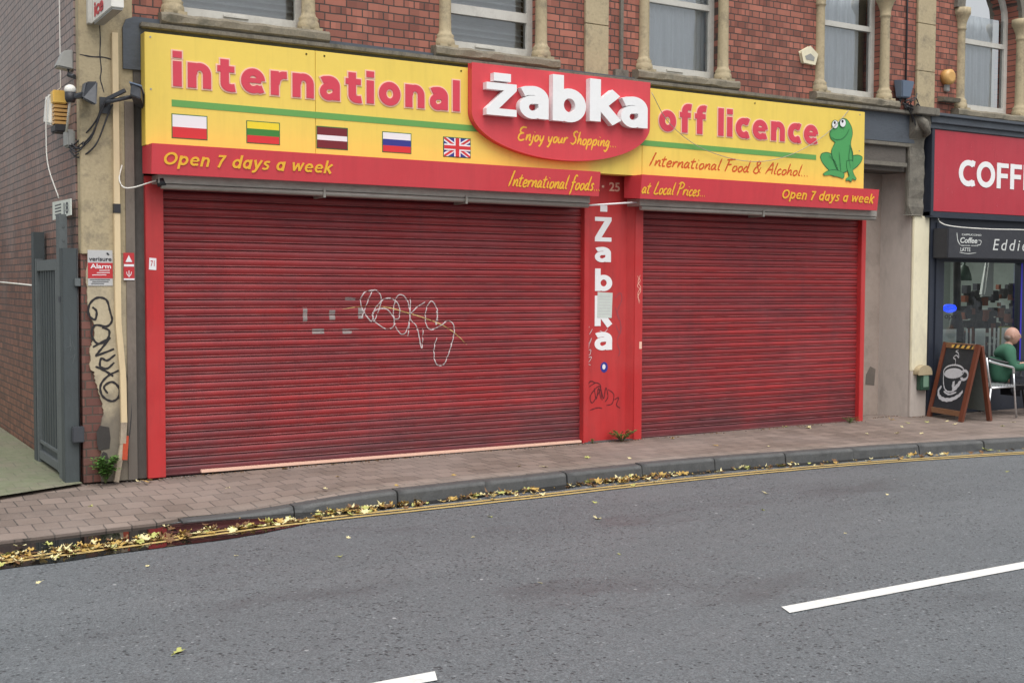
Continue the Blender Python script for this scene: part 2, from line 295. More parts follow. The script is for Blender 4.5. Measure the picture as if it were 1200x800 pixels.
# ------------------------------------------------------------------ mesh helpers
WO = {}
class F:                                     # a plane frame: origin, u, v, n
    def __init__(s, o, u, v, n): s.o, s.u, s.v, s.n = Vector(o), Vector(u), Vector(v), Vector(n)
    def p(s, a, b, c=0): return s.o + s.u*a + s.v*b + s.n*c
def front(y): return F((0, y, 0), (1, 0, 0), (0, 0, 1), (0, -1, 0))
def side(x): return F((x, 0, 0), (0, -1, 0), (0, 0, 1), (-1, 0, 0))     # u runs towards the street
class MB:
    def __init__(s): s.v = []; s.f = []; s.mi = []; s.sm = []
    def face(s, idx, mi=0, sm=False): s.f.append(idx); s.mi.append(mi); s.sm.append(sm)
    def box(s, x0, x1, y0, y1, z0, z1, mi=0):
        b = len(s.v)
        s.v += [Vector((x, y, z)) for z in (z0, z1) for y in (y0, y1) for x in (x0, x1)]
        for q in ((0, 2, 3, 1), (4, 5, 7, 6), (0, 1, 5, 4), (2, 6, 7, 3), (0, 4, 6, 2), (1, 3, 7, 5)): s.face([b+i for i in q], mi)
        return s
    def hexa(s, pts, mi=0):                  # 8 points: bottom 4, top 4
        b = len(s.v); s.v += [Vector(p) for p in pts]
        for q in ((3, 2, 1, 0), (4, 5, 6, 7), (0, 1, 5, 4), (1, 2, 6, 5), (2, 3, 7, 6), (3, 0, 4, 7)): s.face([b+i for i in q], mi)
        return s
    def bar(s, p, q, w, h, up=(0, 0, 1), mi=0):
        p, q, up = Vector(p), Vector(q), Vector(up); d = (q-p).normalized()
        if abs(d.dot(up)) > .95: up = Vector((0, 1, 0))
        a = d.cross(up).normalized()*w/2; b = a.cross(d).normalized()*h/2
        return s.hexa([p-a-b, p+a-b, p+a+b, p-a+b, q-a-b, q+a-b, q+a+b, q-a+b], mi)
    def poly(s, fr, pts, d=.002, base=0.0, mi=0):         # closed 2D outline with a thickness
        n = len(pts); b = len(s.v)
        s.v += [fr.p(x, y, base) for x, y in pts] + [fr.p(x, y, base+d) for x, y in pts]
        s.face(list(range(b, b+n)), mi); s.face(list(range(b+2*n-1, b+n-1, -1)), mi)
        for i in range(n): j = (i+1) % n; s.face([b+i, b+j, b+n+j, b+n+i], mi)
        return s
    def ribbon(s, fr, pts, w, base=.001, mi=0, off=None, taper=.5, seed=0):
        """a brush or spray stroke: raised strip along a polyline"""
        pts = [Vector(p) for p in pts]; L = []; n = len(pts); b = len(s.v)
        for i, p in enumerate(pts):
            t = pts[min(i+1, n-1)] - pts[max(i-1, 0)]
            if t.length < 1e-9: t = Vector((1, 0))
            t.normalize(); nn = Vector((-t.y, t.x))
            e = min(i, n-1-i)/max(1, n*.12); ww = w/2*(taper+(1-taper)*min(1, e))*(1+.16*math.sin(i*1.7+seed))
            o = base + i*.00002 + seed*.00006
            for sg in (1, -1):
                q = p + nn*ww*sg; s.v.append(fr.p(q.x, q.y, o + (off(q.x, q.y) if off else 0)))
        for i in range(n-1): s.face([b+2*i, b+2*i+1, b+2*i+3, b+2*i+2], mi)
        return s
    def tube(s, path, r, seg=8, mi=0, cap=True):
        path = [Vector(p) for p in path]; n = len(path); b = len(s.v)
        rr = r if isinstance(r, (list, tuple)) else [r]*n
        ref = Vector((0, 0, 1))
        for i, p in enumerate(path):
            d = (path[min(i+1, n-1)]-path[max(i-1, 0)]).normalized()
            rf = ref if abs(d.dot(ref)) < .9 else Vector((0, 1, 0))
            if abs(d.dot(Vector((0, 0, 1)))) >= .9: rf = Vector((0, 1, 0))
            a = d.cross(rf).normalized(); c2 = a.cross(d)
            for j in range(seg):
                t = 2*math.pi*j/seg; s.v.append(p + (a*math.cos(t)+c2*math.sin(t))*rr[i])
        for i in range(n-1):
            for j in range(seg): k2 = (j+1) % seg; s.face([b+i*seg+j, b+i*seg+k2, b+(i+1)*seg+k2, b+(i+1)*seg+j], mi, True)
        if cap: s.face([b+j for j in range(seg)][::-1], mi); s.face([b+(n-1)*seg+j for j in range(seg)], mi)
        return s
    def lathe(s, c, prof, seg=20, mi=0):     # prof: (r, z) from the bottom up
        b = len(s.v)
        for r, z in prof:
            for j in range(seg): t = 2*math.pi*j/seg; s.v.append(Vector((c[0]+r*math.cos(t), c[1]+r*math.sin(t), c[2]+z)))
        for i in range(len(prof)-1):
            for j in range(seg): k2 = (j+1) % seg; s.face([b+i*seg+j, b+i*seg+k2, b+(i+1)*seg+k2, b+(i+1)*seg+j], mi, True)
        s.face([b+j for j in range(seg)][::-1], mi); s.face([b+(len(prof)-1)*seg+j for j in range(seg)], mi)
        return s
    def ball(s, c, r, mi=0, seg=14, rings=9):
        rx, ry, rz = r if isinstance(r, tuple) else (r, r, r); b = len(s.v)
        for i in range(rings+1):
            ph = math.pi*i/rings
            for j in range(seg): t = 2*math.pi*j/seg; s.v.append(Vector((c[0]+rx*math.sin(ph)*math.cos(t), c[1]+ry*math.sin(ph)*math.sin(t), c[2]-rz*math.cos(ph))))
        for i in range(rings):
            for j in range(seg): k2 = (j+1) % seg; s.face([b+i*seg+j, b+i*seg+k2, b+(i+1)*seg+k2, b+(i+1)*seg+j], mi, True)
        return s
    def add(s, verts, faces, mi=0, sm=False):
        b = len(s.v); s.v += verts
        for f in faces: s.face([b+i for i in f], mi, sm)
        return s
    def build(s, name, mats, parent=None, bevel=0.0, origin=None):
        if isinstance(mats, str): mats = [mats]
        xs = [p.x for p in s.v]; ys = [p.y for p in s.v]; zs = [p.z for p in s.v]
        o = Vector(origin) if origin is not None else Vector(((min(xs)+max(xs))/2, (min(ys)+max(ys))/2, min(zs)))
        me = bpy.data.meshes.new(name); me.from_pydata([p-o for p in s.v], [], s.f)
        for i, f in enumerate(me.polygons): f.material_index = s.mi[i]; f.use_smooth = s.sm[i]
        for x in mats: me.materials.append(MATS[x])
        me.validate()
        if bevel:
            bm = bmesh.new(); bm.from_mesh(me); bmesh.ops.remove_doubles(bm, verts=bm.verts, dist=1e-5)
            es = [e for e in bm.edges if len(e.link_faces) == 2 and e.calc_face_angle(0) > .5]
            bmesh.ops.bevel(bm, geom=es, offset=bevel, segments=2, affect='EDGES', clamp_overlap=True); bm.to_mesh(me); bm.free()
        ob = bpy.data.objects.new(name, me); C.objects.link(ob)
        ob.location = o - (WO[parent.name] if parent else Vector()); WO[ob.name] = o
        if parent: ob.parent = parent
        return ob
def tag(o, label=None, cat=None, group=None, kind=None):
    for kk, vv in (('label', label), ('category', cat), ('group', group), ('kind', kind)):
        if vv: o[kk] = vv
    return o
def thing(name, label, cat, loc, group=None):
    o = bpy.data.objects.new(name, None); C.objects.link(o); o.location = loc; o.empty_display_size = .1; WO[o.name] = Vector(loc)
    return tag(o, label, cat, group)

def text_mb(body, fr, x0, x1, z0, z1, depth=.002, off=.0, shear=0.0, spacing=1.0, mb=None, base=.001, mi=0, grow=0.0):
    """lettering fitted into the box x0..x1, z0..z1 of a plane frame"""
    cu = bpy.data.curves.new('lettering', 'FONT'); cu.body = body; cu.offset = off; cu.shear = shear; cu.size = 1; cu.space_character = spacing
    cu.resolution_u = 4; cu.extrude = .5
    ob = bpy.data.objects.new('lettering', cu); C.objects.link(ob); bpy.context.view_layer.update()
    me = bpy.data.meshes.new_from_object(ob.evaluated_get(bpy.context.evaluated_depsgraph_get()))
    vs_ = [v.co.copy() for v in me.vertices]; fs = [list(p.vertices) for p in me.polygons]
    bpy.data.objects.remove(ob); bpy.data.curves.remove(cu); bpy.data.meshes.remove(me)
    ax, bx = min(v.x for v in vs_), max(v.x for v in vs_); ay, by = min(v.y for v in vs_), max(v.y for v in vs_)
    x0 -= grow; x1 += grow; z0 -= grow; z1 += grow
    out = [fr.p(x0+(v.x-ax)/(bx-ax)*(x1-x0), z0+(v.y-ay)/(by-ay)*(z1-z0), base+(v.z+.5)*depth) for v in vs_]
    mb = mb or MB(); mb.add(out, fs, mi); return mb

# bold sans letters drawn as centre lines: (advance width, strokes); a stroke is (width factor, closed?, points)
def arc(cx, cy, rx, ry, a0, a1, n=18): return [(cx+rx*math.cos(R(a0+(a1-a0)*i/n)), cy+ry*math.sin(R(a0+(a1-a0)*i/n))) for i in range(n+1)]
SG = {
 'i': (.16, [(1, 0, [(.08, 0), (.08, .55)]), (1.05, 0, [(.08, .625), (.08, .77)])]),
 'l': (.16, [(1, 0, [(.08, 0), (.08, .77)])]),
 'n': (.46, [(1, 0, [(.08, 0), (.08, .55)]), (.95, 0, [(.10, .30)]+arc(.235, .31, .145, .165, 155, 0)+[(.38, 0)])]),
 'r': (.34, [(1, 0, [(.08, 0), (.08, .55)]), (.95, 0, [(.10, .26), (.12, .36), (.17, .43), (.25, .47), (.34, .475)])]),
 't': (.36, [(1, 0, [(.15, .70), (.15, .2)]+arc(.25, .175, .10, .105, 190, 270, 8)+[(.30, .065), (.36, .075)]), (.8, 0, [(0, .485), (.35, .485)])]),
 'f': (.34, [(1, 0, [(.35, .70), (.29, .71)]+arc(.255, .59, .105, .115, 100, 180, 8)+[(.15, .55), (.15, 0)]), (.8, 0, [(0, .485), (.33, .485)])]),
 'e': (.50, [(.62, 0, [(.12, .285), (.42, .285)]), (.95, 0, arc(.25, .275, .17, .20, 3, 300, 26)+[(.39, .085), (.455, .11)])]),
 'c': (.43, [(1, 0, [(.42, .455), (.37, .475)]+arc(.25, .275, .17, .20, 62, 298, 24)+[(.37, .075), (.42, .095)])]),
 'o': (.50, [(1, 1, arc(.25, .275, .17, .20, 0, 360, 32)[:-1])]),
 'a': (.46, [(.95, 0, [(.06, .44), (.11, .465)]+arc(.22, .33, .155, .148, 100, 0, 14)+[(.375, .30), (.375, 0)]), (.85, 0, [(.36, .325), (.27, .325)]+arc(.205, .19, .125, .130, 100, 300, 20)+[(.32, .105), (.37, .17)])]),
 'A': (.48, [(1, 0, [(.40, 0), (.40, .55)]), (1, 1, arc(.235, .275, .16, .20, 0, 360, 30)[:-1])]),
 'b': (.50, [(1, 0, [(.08, 0), (.08, .77)]), (1, 1, arc(.25, .275, .17, .20, 0, 360, 30)[:-1])]),
 'd': (.50, [(1, 0, [(.42, 0), (.42, .77)]), (1, 1, arc(.25, .275, .17, .20, 0, 360, 30)[:-1])]),
 'p': (.50, [(1, 0, [(.08, -.2), (.08, .55)]), (1, 1, arc(.25, .275, .17, .20, 0, 360, 30)[:-1])]),
 'k': (.47, [(1, 0, [(.08, 0), (.08, .77)]), (1, 0, [(.40, .55), (.15, .28)]), (1.02, 0, [(.17, .31), (.41, 0)])]),
 'y': (.46, [(1, 0, [(.06, .55), (.245, .06)]), (1, 0, [(.42, .55), (.245, .05), (.19, -.08), (.13, -.125), (.03, -.125)])]),
 's': (.38, [(.9, 0, [(.345, .46), (.27, .485), (.18, .48), (.10, .43), (.10, .36), (.17, .31), (.27, .26), (.31, .19), (.28, .10), (.20, .065), (.11, .065), (.03, .09)])]),
 'w': (.66, [(.9, 0, [(.05, .55), (.18, .06)]), (.9, 0, [(.18, .06), (.33, .50)]), (.9, 0, [(.33, .50), (.48, .06)]), (.9, 0, [(.48, .06), (.61, .55)])]),
 '7': (.44, [(.95, 0, [(.02, .65), (.40, .65)]), (1, 0, [(.36, .70), (.32, .58), (.22, .34), (.15, 0)])]),
 'O': (.70, [(1, 1, arc(.35, .36, .27, .29, 0, 360, 36)[:-1])]),
 'C': (.60, [(1, 0, [(.59, .62), (.51, .645)]+arc(.35, .36, .27, .29, 62, 298, 28)+[(.51, .075), (.59, .10)])]),
 'F': (.46, [(1, 0, [(.08, 0), (.08, .72)]), (.85, 0, [(.10, .65), (.45, .65)]), (.85, 0, [(.10, .36), (.42, .36)])]),
 'E': (.48, [(1, 0, [(.08, 0), (.08, .72)]), (.85, 0, [(.10, .65), (.46, .65)]), (.85, 0, [(.10, .36), (.43, .36)]), (.85, 0, [(.10, .07), (.46, .07)])]),
}
def sans_mb(body, fr, x0, x1, z0, z1, depth=.002, w=.155, shear=0.0, gap=.07, space=.28, mb=None, base=.001, mi=0, grow=0.0):
    """bold lettering fitted into x0..x1, z0..z1; grow fattens every stroke by that many metres for an outline"""
    mb = mb or MB(); x = 0; S = []
    for ch in body:
        if ch == ' ': x += space; continue
        adv, strokes = SG[ch]
        for f, closed, pts in strokes: S.append((f*w*(1 if ch != 'f' or True else 1), closed, [Vector((px+x, py)) for px, py in pts]))
        x += adv+gap
    def lr(f, closed, pts):
        L, Rr, n = [], [], len(pts)
        for i, p in enumerate(pts):
            a = pts[i-1] if (i or closed) else None; b = pts[(i+1) % n] if (i < n-1 or closed) else None
            t1 = (p-a).normalized() if a is not None else None; t2 = (b-p).normalized() if b is not None else None
            if t1 is None: t1 = t2
            if t2 is None: t2 = t1
            n1, n2 = Vector((-t1.y, t1.x)), Vector((-t2.y, t2.x)); m_ = (n1+n2); m_ = m_.normalized() if m_.length > 1e-6 else n1
            sc = min(1.6, 1/max(.3, m_.dot(n1))); L.append(p+m_*f/2*sc); Rr.append(p-m_*f/2*sc)
        return L, Rr
    pr = [lr(*s_) for s_ in S]; allp = [q for L, Rr in pr for q in L+Rr]
    sh = lambda q: q.x+shear*q.y
    ax, bx = min(map(sh, allp)), max(map(sh, allp)); ay, by = min(q.y for q in allp), max(q.y for q in allp)
    kx, kz_ = (x1-x0)/(bx-ax), (z1-z0)/(by-ay); mp = lambda q: Vector((x0+(sh(q)-ax)*kx, z0+(q.y-ay)*kz_))
    for si, ((f, closed, _), (L, Rr)) in enumerate(zip(S, pr)):
        L, Rr = [mp(q) for q in L], [mp(q) for q in Rr]; n = len(L)
        if grow:
            for i in range(n):
                d = (L[i]-Rr[i]).normalized(); L[i] = L[i]+d*grow; Rr[i] = Rr[i]-d*grow
            if not closed:
                for i, k2 in ((0, 1), (n-1, n-2)):
                    d = ((L[i]+Rr[i])/2-(L[k2]+Rr[k2])/2).normalized()*grow; L[i] = L[i]+d; Rr[i] = Rr[i]+d
        dd_ = depth+.00025*(si % 5); b = len(mb.v)
        for l_, r_ in zip(L, Rr): mb.v += [fr.p(l_.x, l_.y, base), fr.p(r_.x, r_.y, base), fr.p(l_.x, l_.y, base+dd_), fr.p(r_.x, r_.y, base+dd_)]
        for i in range(n if closed else n-1):
            a = b+4*i; c2 = b+4*((i+1) % n)
            mb.face([a+2, a+3, c2+3, c2+2], mi); mb.face([a, a+2, c2+2, c2], mi); mb.face([a+1, c2+1, c2+3, a+3], mi); mb.face([a, c2, c2+1, a+1], mi)
        if not closed:
            mb.face([b, b+1, b+3, b+2], mi); a = b+4*(n-1); mb.face([a, a+2, a+3, a+1], mi)
    return mb

def smooth(pts, n=7):
    """Catmull-Rom through the points"""
    P = [Vector(p) for p in pts]; P = [P[0]*2-P[1]] + P + [P[-1]*2-P[-2]]; out = []
    for i in range(1, len(P)-2):
        a, b, c, d = P[i-1:i+3]
        for j in range(n):
            t = j/n; out.append(.5*((2*b)+(c-a)*t+(2*a-5*b+4*c-d)*t*t+(3*b-a-3*c+d)*t**3))
    out.append(P[-2]); return out
# handwritten brush alphabet: (advance, strokes); x height .5, caps 1
GL = {
 'E': (.58, [[(.55,.98),(.25,.99),(.1,.8),(.14,.6),(.4,.55)],[(.4,.55),(.12,.48),(.02,.2),(.12,.02),(.3,.0),(.5,.1)]]),
 'n': (.42, [[(.08,.48),(.05,.0)],[(.05,.05),(.18,.38),(.3,.46),(.32,.3),(.3,.08),(.42,.04)]]),
 'j': (.24, [[(.16,.48),(.12,.0),(.02,-.3),(-.1,-.3)],[(.19,.68),(.2,.7),(.2,.72)]]),
 'o': (.38, [[(.26,.45),(.12,.4),(.05,.2),(.1,.02),(.22,.04),(.32,.22),(.28,.42),(.2,.46)]]),
 'y': (.42, [[(.05,.46),(.08,.15),(.16,.06),(.28,.2),(.34,.48)],[(.34,.48),(.28,.1),(.14,-.3),(.02,-.34)]]),
 'u': (.44, [[(.06,.46),(.05,.12),(.12,.02),(.24,.12),(.34,.46)],[(.34,.46),(.32,.1),(.42,.03)]]),
 'r': (.34, [[(.08,.48),(.06,.0)],[(.06,.1),(.16,.38),(.26,.46),(.34,.4)]]),
 'S': (.52, [[(.5,.9),(.36,1.0),(.18,.88),(.2,.68),(.36,.5),(.38,.2),(.2,.0),(.0,.1)]]),
 'h': (.42, [[(.14,1.0),(.08,.5),(.04,.0)],[(.04,.08),(.18,.4),(.28,.44),(.3,.26),(.3,.06),(.4,.04)]]),
 'p': (.44, [[(.1,.5),(.02,-.36)],[(.06,.1),(.16,.4),(.3,.48),(.36,.3),(.26,.08),(.1,.04)]]),
 'i': (.22, [[(.09,.48),(.07,.1),(.18,.04)],[(.13,.68),(.14,.7),(.15,.72)]]),
 'g': (.42, [[(.32,.42),(.16,.46),(.05,.22),(.12,.06),(.26,.2),(.34,.46)],[(.34,.46),(.26,-.1),(.12,-.36),(-.04,-.28)]]),
 '.': (.2, [[(.06,.03),(.08,.04),(.1,.05)]]),
 'I': (.3, [[(.3,1.0),(.24,.98),(.12,.4),(.02,-.02)]]),
 't': (.32, [[(.16,.82),(.1,.3),(.1,.06),(.26,.04)],[(-.02,.54),(.14,.56),(.3,.6)]]),
 'e': (.36, [[(.06,.22),(.24,.26),(.3,.4),(.18,.48),(.06,.3),(.06,.1),(.16,.0),(.34,.1)]]),
 'a': (.42, [[(.3,.42),(.16,.46),(.04,.22),(.08,.04),(.2,.1),(.32,.46)],[(.32,.46),(.28,.1),(.4,.04)]]),
 'l': (.24, [[(.2,1.0),(.12,.5),(.08,.1),(.2,.04)]]),
 'f': (.34, [[(.4,.92),(.28,1.0),(.18,.8),(.08,.0),(.0,-.36)],[(.0,.48),(.16,.5),(.32,.54)]]),
 'd': (.44, [[(.3,.4),(.16,.46),(.04,.2),(.1,.03),(.24,.14),(.4,1.0)],[(.4,1.0),(.3,.3),(.32,.06),(.42,.05)]]),
 's': (.32, [[(.3,.42),(.2,.48),(.12,.38),(.22,.2),(.18,.04),(.02,.02)]]),
 'L': (.5, [[(.3,1.0),(.18,.5),(.08,.04)],[(.08,.04),(.28,.0),(.48,.08)]]),
 'c': (.34, [[(.3,.4),(.2,.47),(.06,.3),(.06,.08),(.16,.0),(.32,.1)]]),
 'P': (.52, [[(.2,.96),(.12,.4),(.04,-.04)],[(.0,.86),(.24,1.02),(.5,.88),(.42,.62),(.16,.48)]]),
 'F': (.5, [[(.24,.94),(.14,.4),(.06,-.04)],[(.06,.92),(.3,.96),(.62,1.02)],[(.1,.52),(.26,.54),(.42,.58)]]),
 '&': (.6, [[(.5,.5),(.3,.0),(.06,.06),(.1,.36),(.4,.8),(.3,.98),(.18,.8),(.34,.3),(.52,.02)]]),
 'A': (.56, [[(.02,-.02),(.26,.6),(.42,1.0)],[(.42,1.0),(.46,.5),(.46,.0)],[(.12,.32),(.3,.36),(.52,.38)]]),
 ' ': (.26, []),
 "'": (.16, [[(.1,1.0),(.08,.9),(.05,.8)]]),
}
def script_mb(body, fr, x0, x1, zb, zc, w, shear=.16, mb=None, base=.0015):
    """brush script; zb baseline, zc cap height"""
    adv = sum(GL[c][0] for c in body); sx_ = (x1-x0)/adv; sz = zc-zb; x = 0; mb = mb or MB(); q = 0
    for c in body:
        a, strokes = GL[c]
        for st in strokes:
            pts = [Vector((x0+(x+px+shear*pz)*sx_, zb+pz*sz)) for px, pz in st]
            mb.ribbon(fr, smooth(pts, 5), w, base, taper=.55, seed=q % 9); q += 1
        x += a
    return mb

# ------------------------------------------------------------------ the ground
road = MB()
def kerb_y(x):
    P = [(-6, -1.9), (-3, -1.84), (-1.64, -1.73), (-1, -1.64), (-.3, -1.60), (.5, -1.65), (1.3, -1.75), (2.7, -1.65), (4.5, -1.59), (5.8, -1.68), (6.9, -1.81), (8.1, -1.98), (9.15, -2.17), (10.5, -2.46), (12, -2.85), (16, -4.15)]
    for (a, b), (c2, d) in zip(P, P[1:]):
        if x <= c2: t = max(0, min(1, (x-a)/(c2-a))); t2 = t; return b+(d-b)*t2
    return P[-1][1]
def ky(x): return (kerb_y(x-.4)+kerb_y(x)+kerb_y(x+.4))/3
def kz(x):                                   # the kerb drops to the road in front of the alley
    t = max(0, min(1, (1.5-x)/1.6)); return -.095*(t*t*(3-2*t))
MB().box(-90, 90, -90, 90, -.13, -.12).build('road', 'asphalt')['kind'] = 'structure'
pv = MB(); xs = [-6+i*.25 for i in range(89)]; NV = 9
def pav_z(x, t): return kz(x)*t**1.3 + .006*noise.noise(Vector((x*.7, t*2, 0)))*(1 if .05 < t else 0)
for x in xs:
    for j in range(NV):
        t = j/(NV-1); y = .6*(1-t) + (ky(x)+(.125 if x > -.35 else .0))*t if j else .6
        pv.v.append(Vector((x, y, pav_z(x, t))))
for i in range(len(xs)-1):
    for j in range(NV-1): b = i*NV+j; pv.face([b, b+1, b+NV+1, b+NV], 0, True)
b0 = len(pv.v)
for i, x in enumerate(xs): pv.v.append(Vector((x, pv.v[i*NV+NV-1].y, -.13)))
for i in range(len(xs)-1): pv.face([i*NV+NV-1, b0+i, b0+i+1, (i+1)*NV+NV-1])
pv.build('pavement', 'paving')['kind'] = 'structure'
# kerb stones, each a little out of line
kb = MB(); x = -.3; random.seed(3)
while x < 15:
    L = .90; x2 = x+L; g = .012; dz = random.uniform(-.006, .006); dy = random.uniform(-.008, .008)
    n = 10; b = len(kb.v)
    for i in range(n+1):
        xx = x+g/2+(L-g)*i/n; y = ky(xx)+dy; z = kz(xx)+dz-.002; ww_ = .010*noise.noise(Vector((xx*7, 3, 0)))+(.014*abs(noise.noise(Vector((xx*31, 1, 0)))) if i in (0, n) else 0)
        kb.v += [Vector((xx, y-.010, -.15)), Vector((xx, y+.002+ww_, z-.034)), Vector((xx, y+.014+ww_, z-.012)), Vector((xx, y+.034+ww_, z-.002)), Vector((xx, y+.122, z+.001)), Vector((xx, y+.122, -.15))]
    for i in range(n):
        for j in range(5): a = b+i*6+j; kb.face([a, a+1, a+7, a+6], 0, 1 <= j <= 2)
    kb.face([b+j for j in range(6)]); kb.face([b+n*6+j for j in range(6)][::-1])
    x = x2
kb.build('kerb', 'kerb_stone')['kind'] = 'structure'
YP = [(-6, -2.55), (-1.7, -2.26), (-1.1, -2.19), (-.5, -2.09), (.2, -2.0), (1.2, -1.97), (2.7, -1.965), (4.5, -1.905), (5.6, -1.94), (6.7, -2.01), (7.8, -2.18), (9, -2.39), (10.5, -2.70), (16, -4.4)]
def yel1(x):
    for (a, b), (c2, d) in zip(YP, YP[1:]):
        if x <= c2: return b+(d-b)*(x-a)/(c2-a)
    return -4.4
def yel(x): return (yel1(x-.5)+yel1(x)+yel1(x+.5))/3
yl = MB()
for off, wd in ((.0, .05), (-.10, .05)):
    prev = None
    for i in range(0, 150):
        x = -5.5+i*.14; y = yel(x)+off+.01*noise.noise(Vector((x, off, 0)))
        e1 = .006*noise.noise(Vector((x*9, off, 0))); cur = (Vector((x, y-wd/2+e1, -.1125)), Vector((x, y+wd/2+e1*.6, -.1125)))
        if prev:
            b = len(yl.v); yl.v += [prev[0], cur[0], cur[1], prev[1]]; yl.face([b, b+1, b+2, b+3])
        prev = cur
yl.build('double_yellow_line', 'line_yellow')['kind'] = 'structure'
wl = MB()
def dash(x0, x1):
    b = len(wl.v); n = 26; lo = []; hi = []
    for i in range(n+1):
        xx = x0+(x1-x0)*i/n
        lo.append(Vector((xx-(.05 if i == 0 else 0), -5.905+.004*noise.noise(Vector((xx*14, 1, 0))), -.114))); hi.append(Vector((xx+(.05 if i == n else 0), -5.785+.004*noise.noise(Vector((xx*14, 5, 0))), -.114)))
    wl.v += lo+hi
    for i in range(n): wl.face([b+i, b+i+1, b+n+2+i, b+n+1+i])
dash(2.0, 6.0); dash(-4.3, -.32); dash(8.1, 12.1)
wl.build('lane_line', 'line_white')['kind'] = 'structure'
ag = MB(); ag.add([Vector(p) for p in ((-6, -.62, .003), (-2.4, -.60, .003), (-1.44, -.36, .007), (-.73, -.06, .010), (-.73, 16, .05), (-6, 16, .05))], [[0, 1, 2, 3, 4, 5]])
ag.build('alley_ground', 'paving_mossy')['kind'] = 'structure'
pd = MB(); up = []; lo = []; NP = 110
for i in range(NP):
    x = -3.4+i*.1; e = max(0, min(1, (1.3-x)/1.2)); wn_ = .5+.5*noise.noise(Vector((x*1.8, 4, 0)))
    up.append((x, ky(x)+.03)); lo.append((x, ky(x)-.03-.20*wn_*(1-e)*(1 if x < 6.5 else max(0, (7.5-x)))-((ky(x)-yel(x))-.02+.27+.16*noise.noise(Vector((x*1.6, 4, 0))))*e))
pd.add([Vector((a, b, -.1145)) for a, b in up] + [Vector((a, b, -.1145)) for a, b in lo], [[i, NP+i, NP+1+i, 1+i] for i in range(NP-1)])
pd.build('puddle', 'puddle_water')['kind'] = 'structure'

# ------------------------------------------------------------------ the brick building
bld = thing('brick_building', 'Victorian red brick shop building with stone window columns above two closed red roller shutters', 'building', (4.5, 3, 0))
WIN = [(-.02+.14, 1.41), (2.87, 4.03), (5.41, 6.58), (8.13, 9.31), (10.80, 12.02)]
COLX = [(.11, 1.40), (2.87, 4.03), (5.40, 6.57), (8.14, 9.31), (10.79, 12.07)]
ZT, ZS, Z0 = 6.9, 5.50, 4.02
wall = MB(); edges = [-.25] + [v for a, b in WIN for v in (a, b)] + [13.8]
for i in range(0, len(edges), 2): wall.box(edges[i], edges[i+1], 0, .32, Z0, ZT)
for a, b in WIN:
    cx_, r = (a+b)/2, (b-a)/2; n = 14; b0 = len(wall.v)
    for yy in (0, .32):
        for i in range(n+1):
            t = math.pi*i/n; wall.v += [Vector((cx_-r*math.cos(t), yy, ZS+r*math.sin(t))), Vector((cx_-r*math.cos(t), yy, ZT))]
    M = 2*(n+1)
    for i in range(n):
        q = b0+2*i; wall.face([q, q+2, q+3, q+1]); wall.face([q+M, q+M+1, q+M+3, q+M+2]); wall.face([q, q+M, q+M+2, q+2])
wall.build('brick_wall', 'brick_front', bld)
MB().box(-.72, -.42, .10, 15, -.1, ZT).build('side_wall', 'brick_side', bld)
MB().box(-.42, 13.8, 3.2, 3.5, 0, ZT).build('back_wall', 'room_dark', bld)
MB().box(-.42, 13.8, .33, 3.2, 4.0, 4.06).build('upper_floor', 'room_dark', bld)
MB().box(-.72, 13.8, .0, 15, ZT, ZT+.3).build('roof', 'fascia_slate', bld)
# corner pilaster of painted render with its plaster broken away low down
cp = MB(); cp.box(-.705, -.25, -.03, .10, 2.0, ZT)
cp.build('corner_pilaster', 'stone_cream', bld, .006)
fr = front(-.0)
edge = [(-.655, 2.0), (-.665, 1.75), (-.655, 1.55), (-.63, 1.44), (-.60, 1.36), (-.615, 1.25), (-.64, 1.18), (-.645, 1.0), (-.61, .97), (-.60, .88), (-.575, .80), (-.545, .70), (-.535, .62), (-.555, .52), (-.575, .43), (-.56, .30), (-.57, .1), (-.56, 0)]
rnd = []
for (a, b), (c2, d) in zip(edge, edge[1:]):
    for i in range(5): t = i/5; rnd.append((a+(c2-a)*t+random.uniform(-.006, .006), b+(d-b)*t))
lowp = MB(); lowp.poly(fr, [(-.25, 0), (-.25, 2.0)] + rnd + [edge[-1]], .028)
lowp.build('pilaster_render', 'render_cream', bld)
MB().box(-.705, -.25, 0, .10, 0, 2.0).build('bare_brick', 'brick_bare', bld)
sc_ = MB()
for x0, x1, z0, z1 in ((-.60, -.48, .28, .50), (-.575, -.50, .1, .27)): sc_.poly(front(-.029), [(x0+.02, z0), (x1-.01, z0+.01), (x1, z0+.1), (x1-.01, z1-.02), (x0+.03, z1), (x0, z1-.06), (x0+.005, z0+.05)], .002)
sc_.build('soot_patch', 'soot', bld)
cr = MB(); cr.ribbon(front(-.0305), smooth([(-.53, 4.0), (-.525, 3.85), (-.53, 3.72), (-.52, 3.6), (-.53, 3.52), (-.515, 3.46), (-.50, 3.40)], 4), .010, .001); cr.ribbon(front(-.0305), smooth([(-.70, 3.71), (-.6, 3.70), (-.5, 3.705), (-.42, 3.69)], 4), .012, .001, seed=3)
cr.build('wall_crack', 'spray_black', bld)
MB().box(-.25, -.16, .0, .12, 0, 3.36).build('grey_pilaster', 'recess_dark', bld)
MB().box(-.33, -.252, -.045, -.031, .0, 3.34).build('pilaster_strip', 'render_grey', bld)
gr = MB()   # black tag sprayed down the pilaster
fp = front(-.0285)
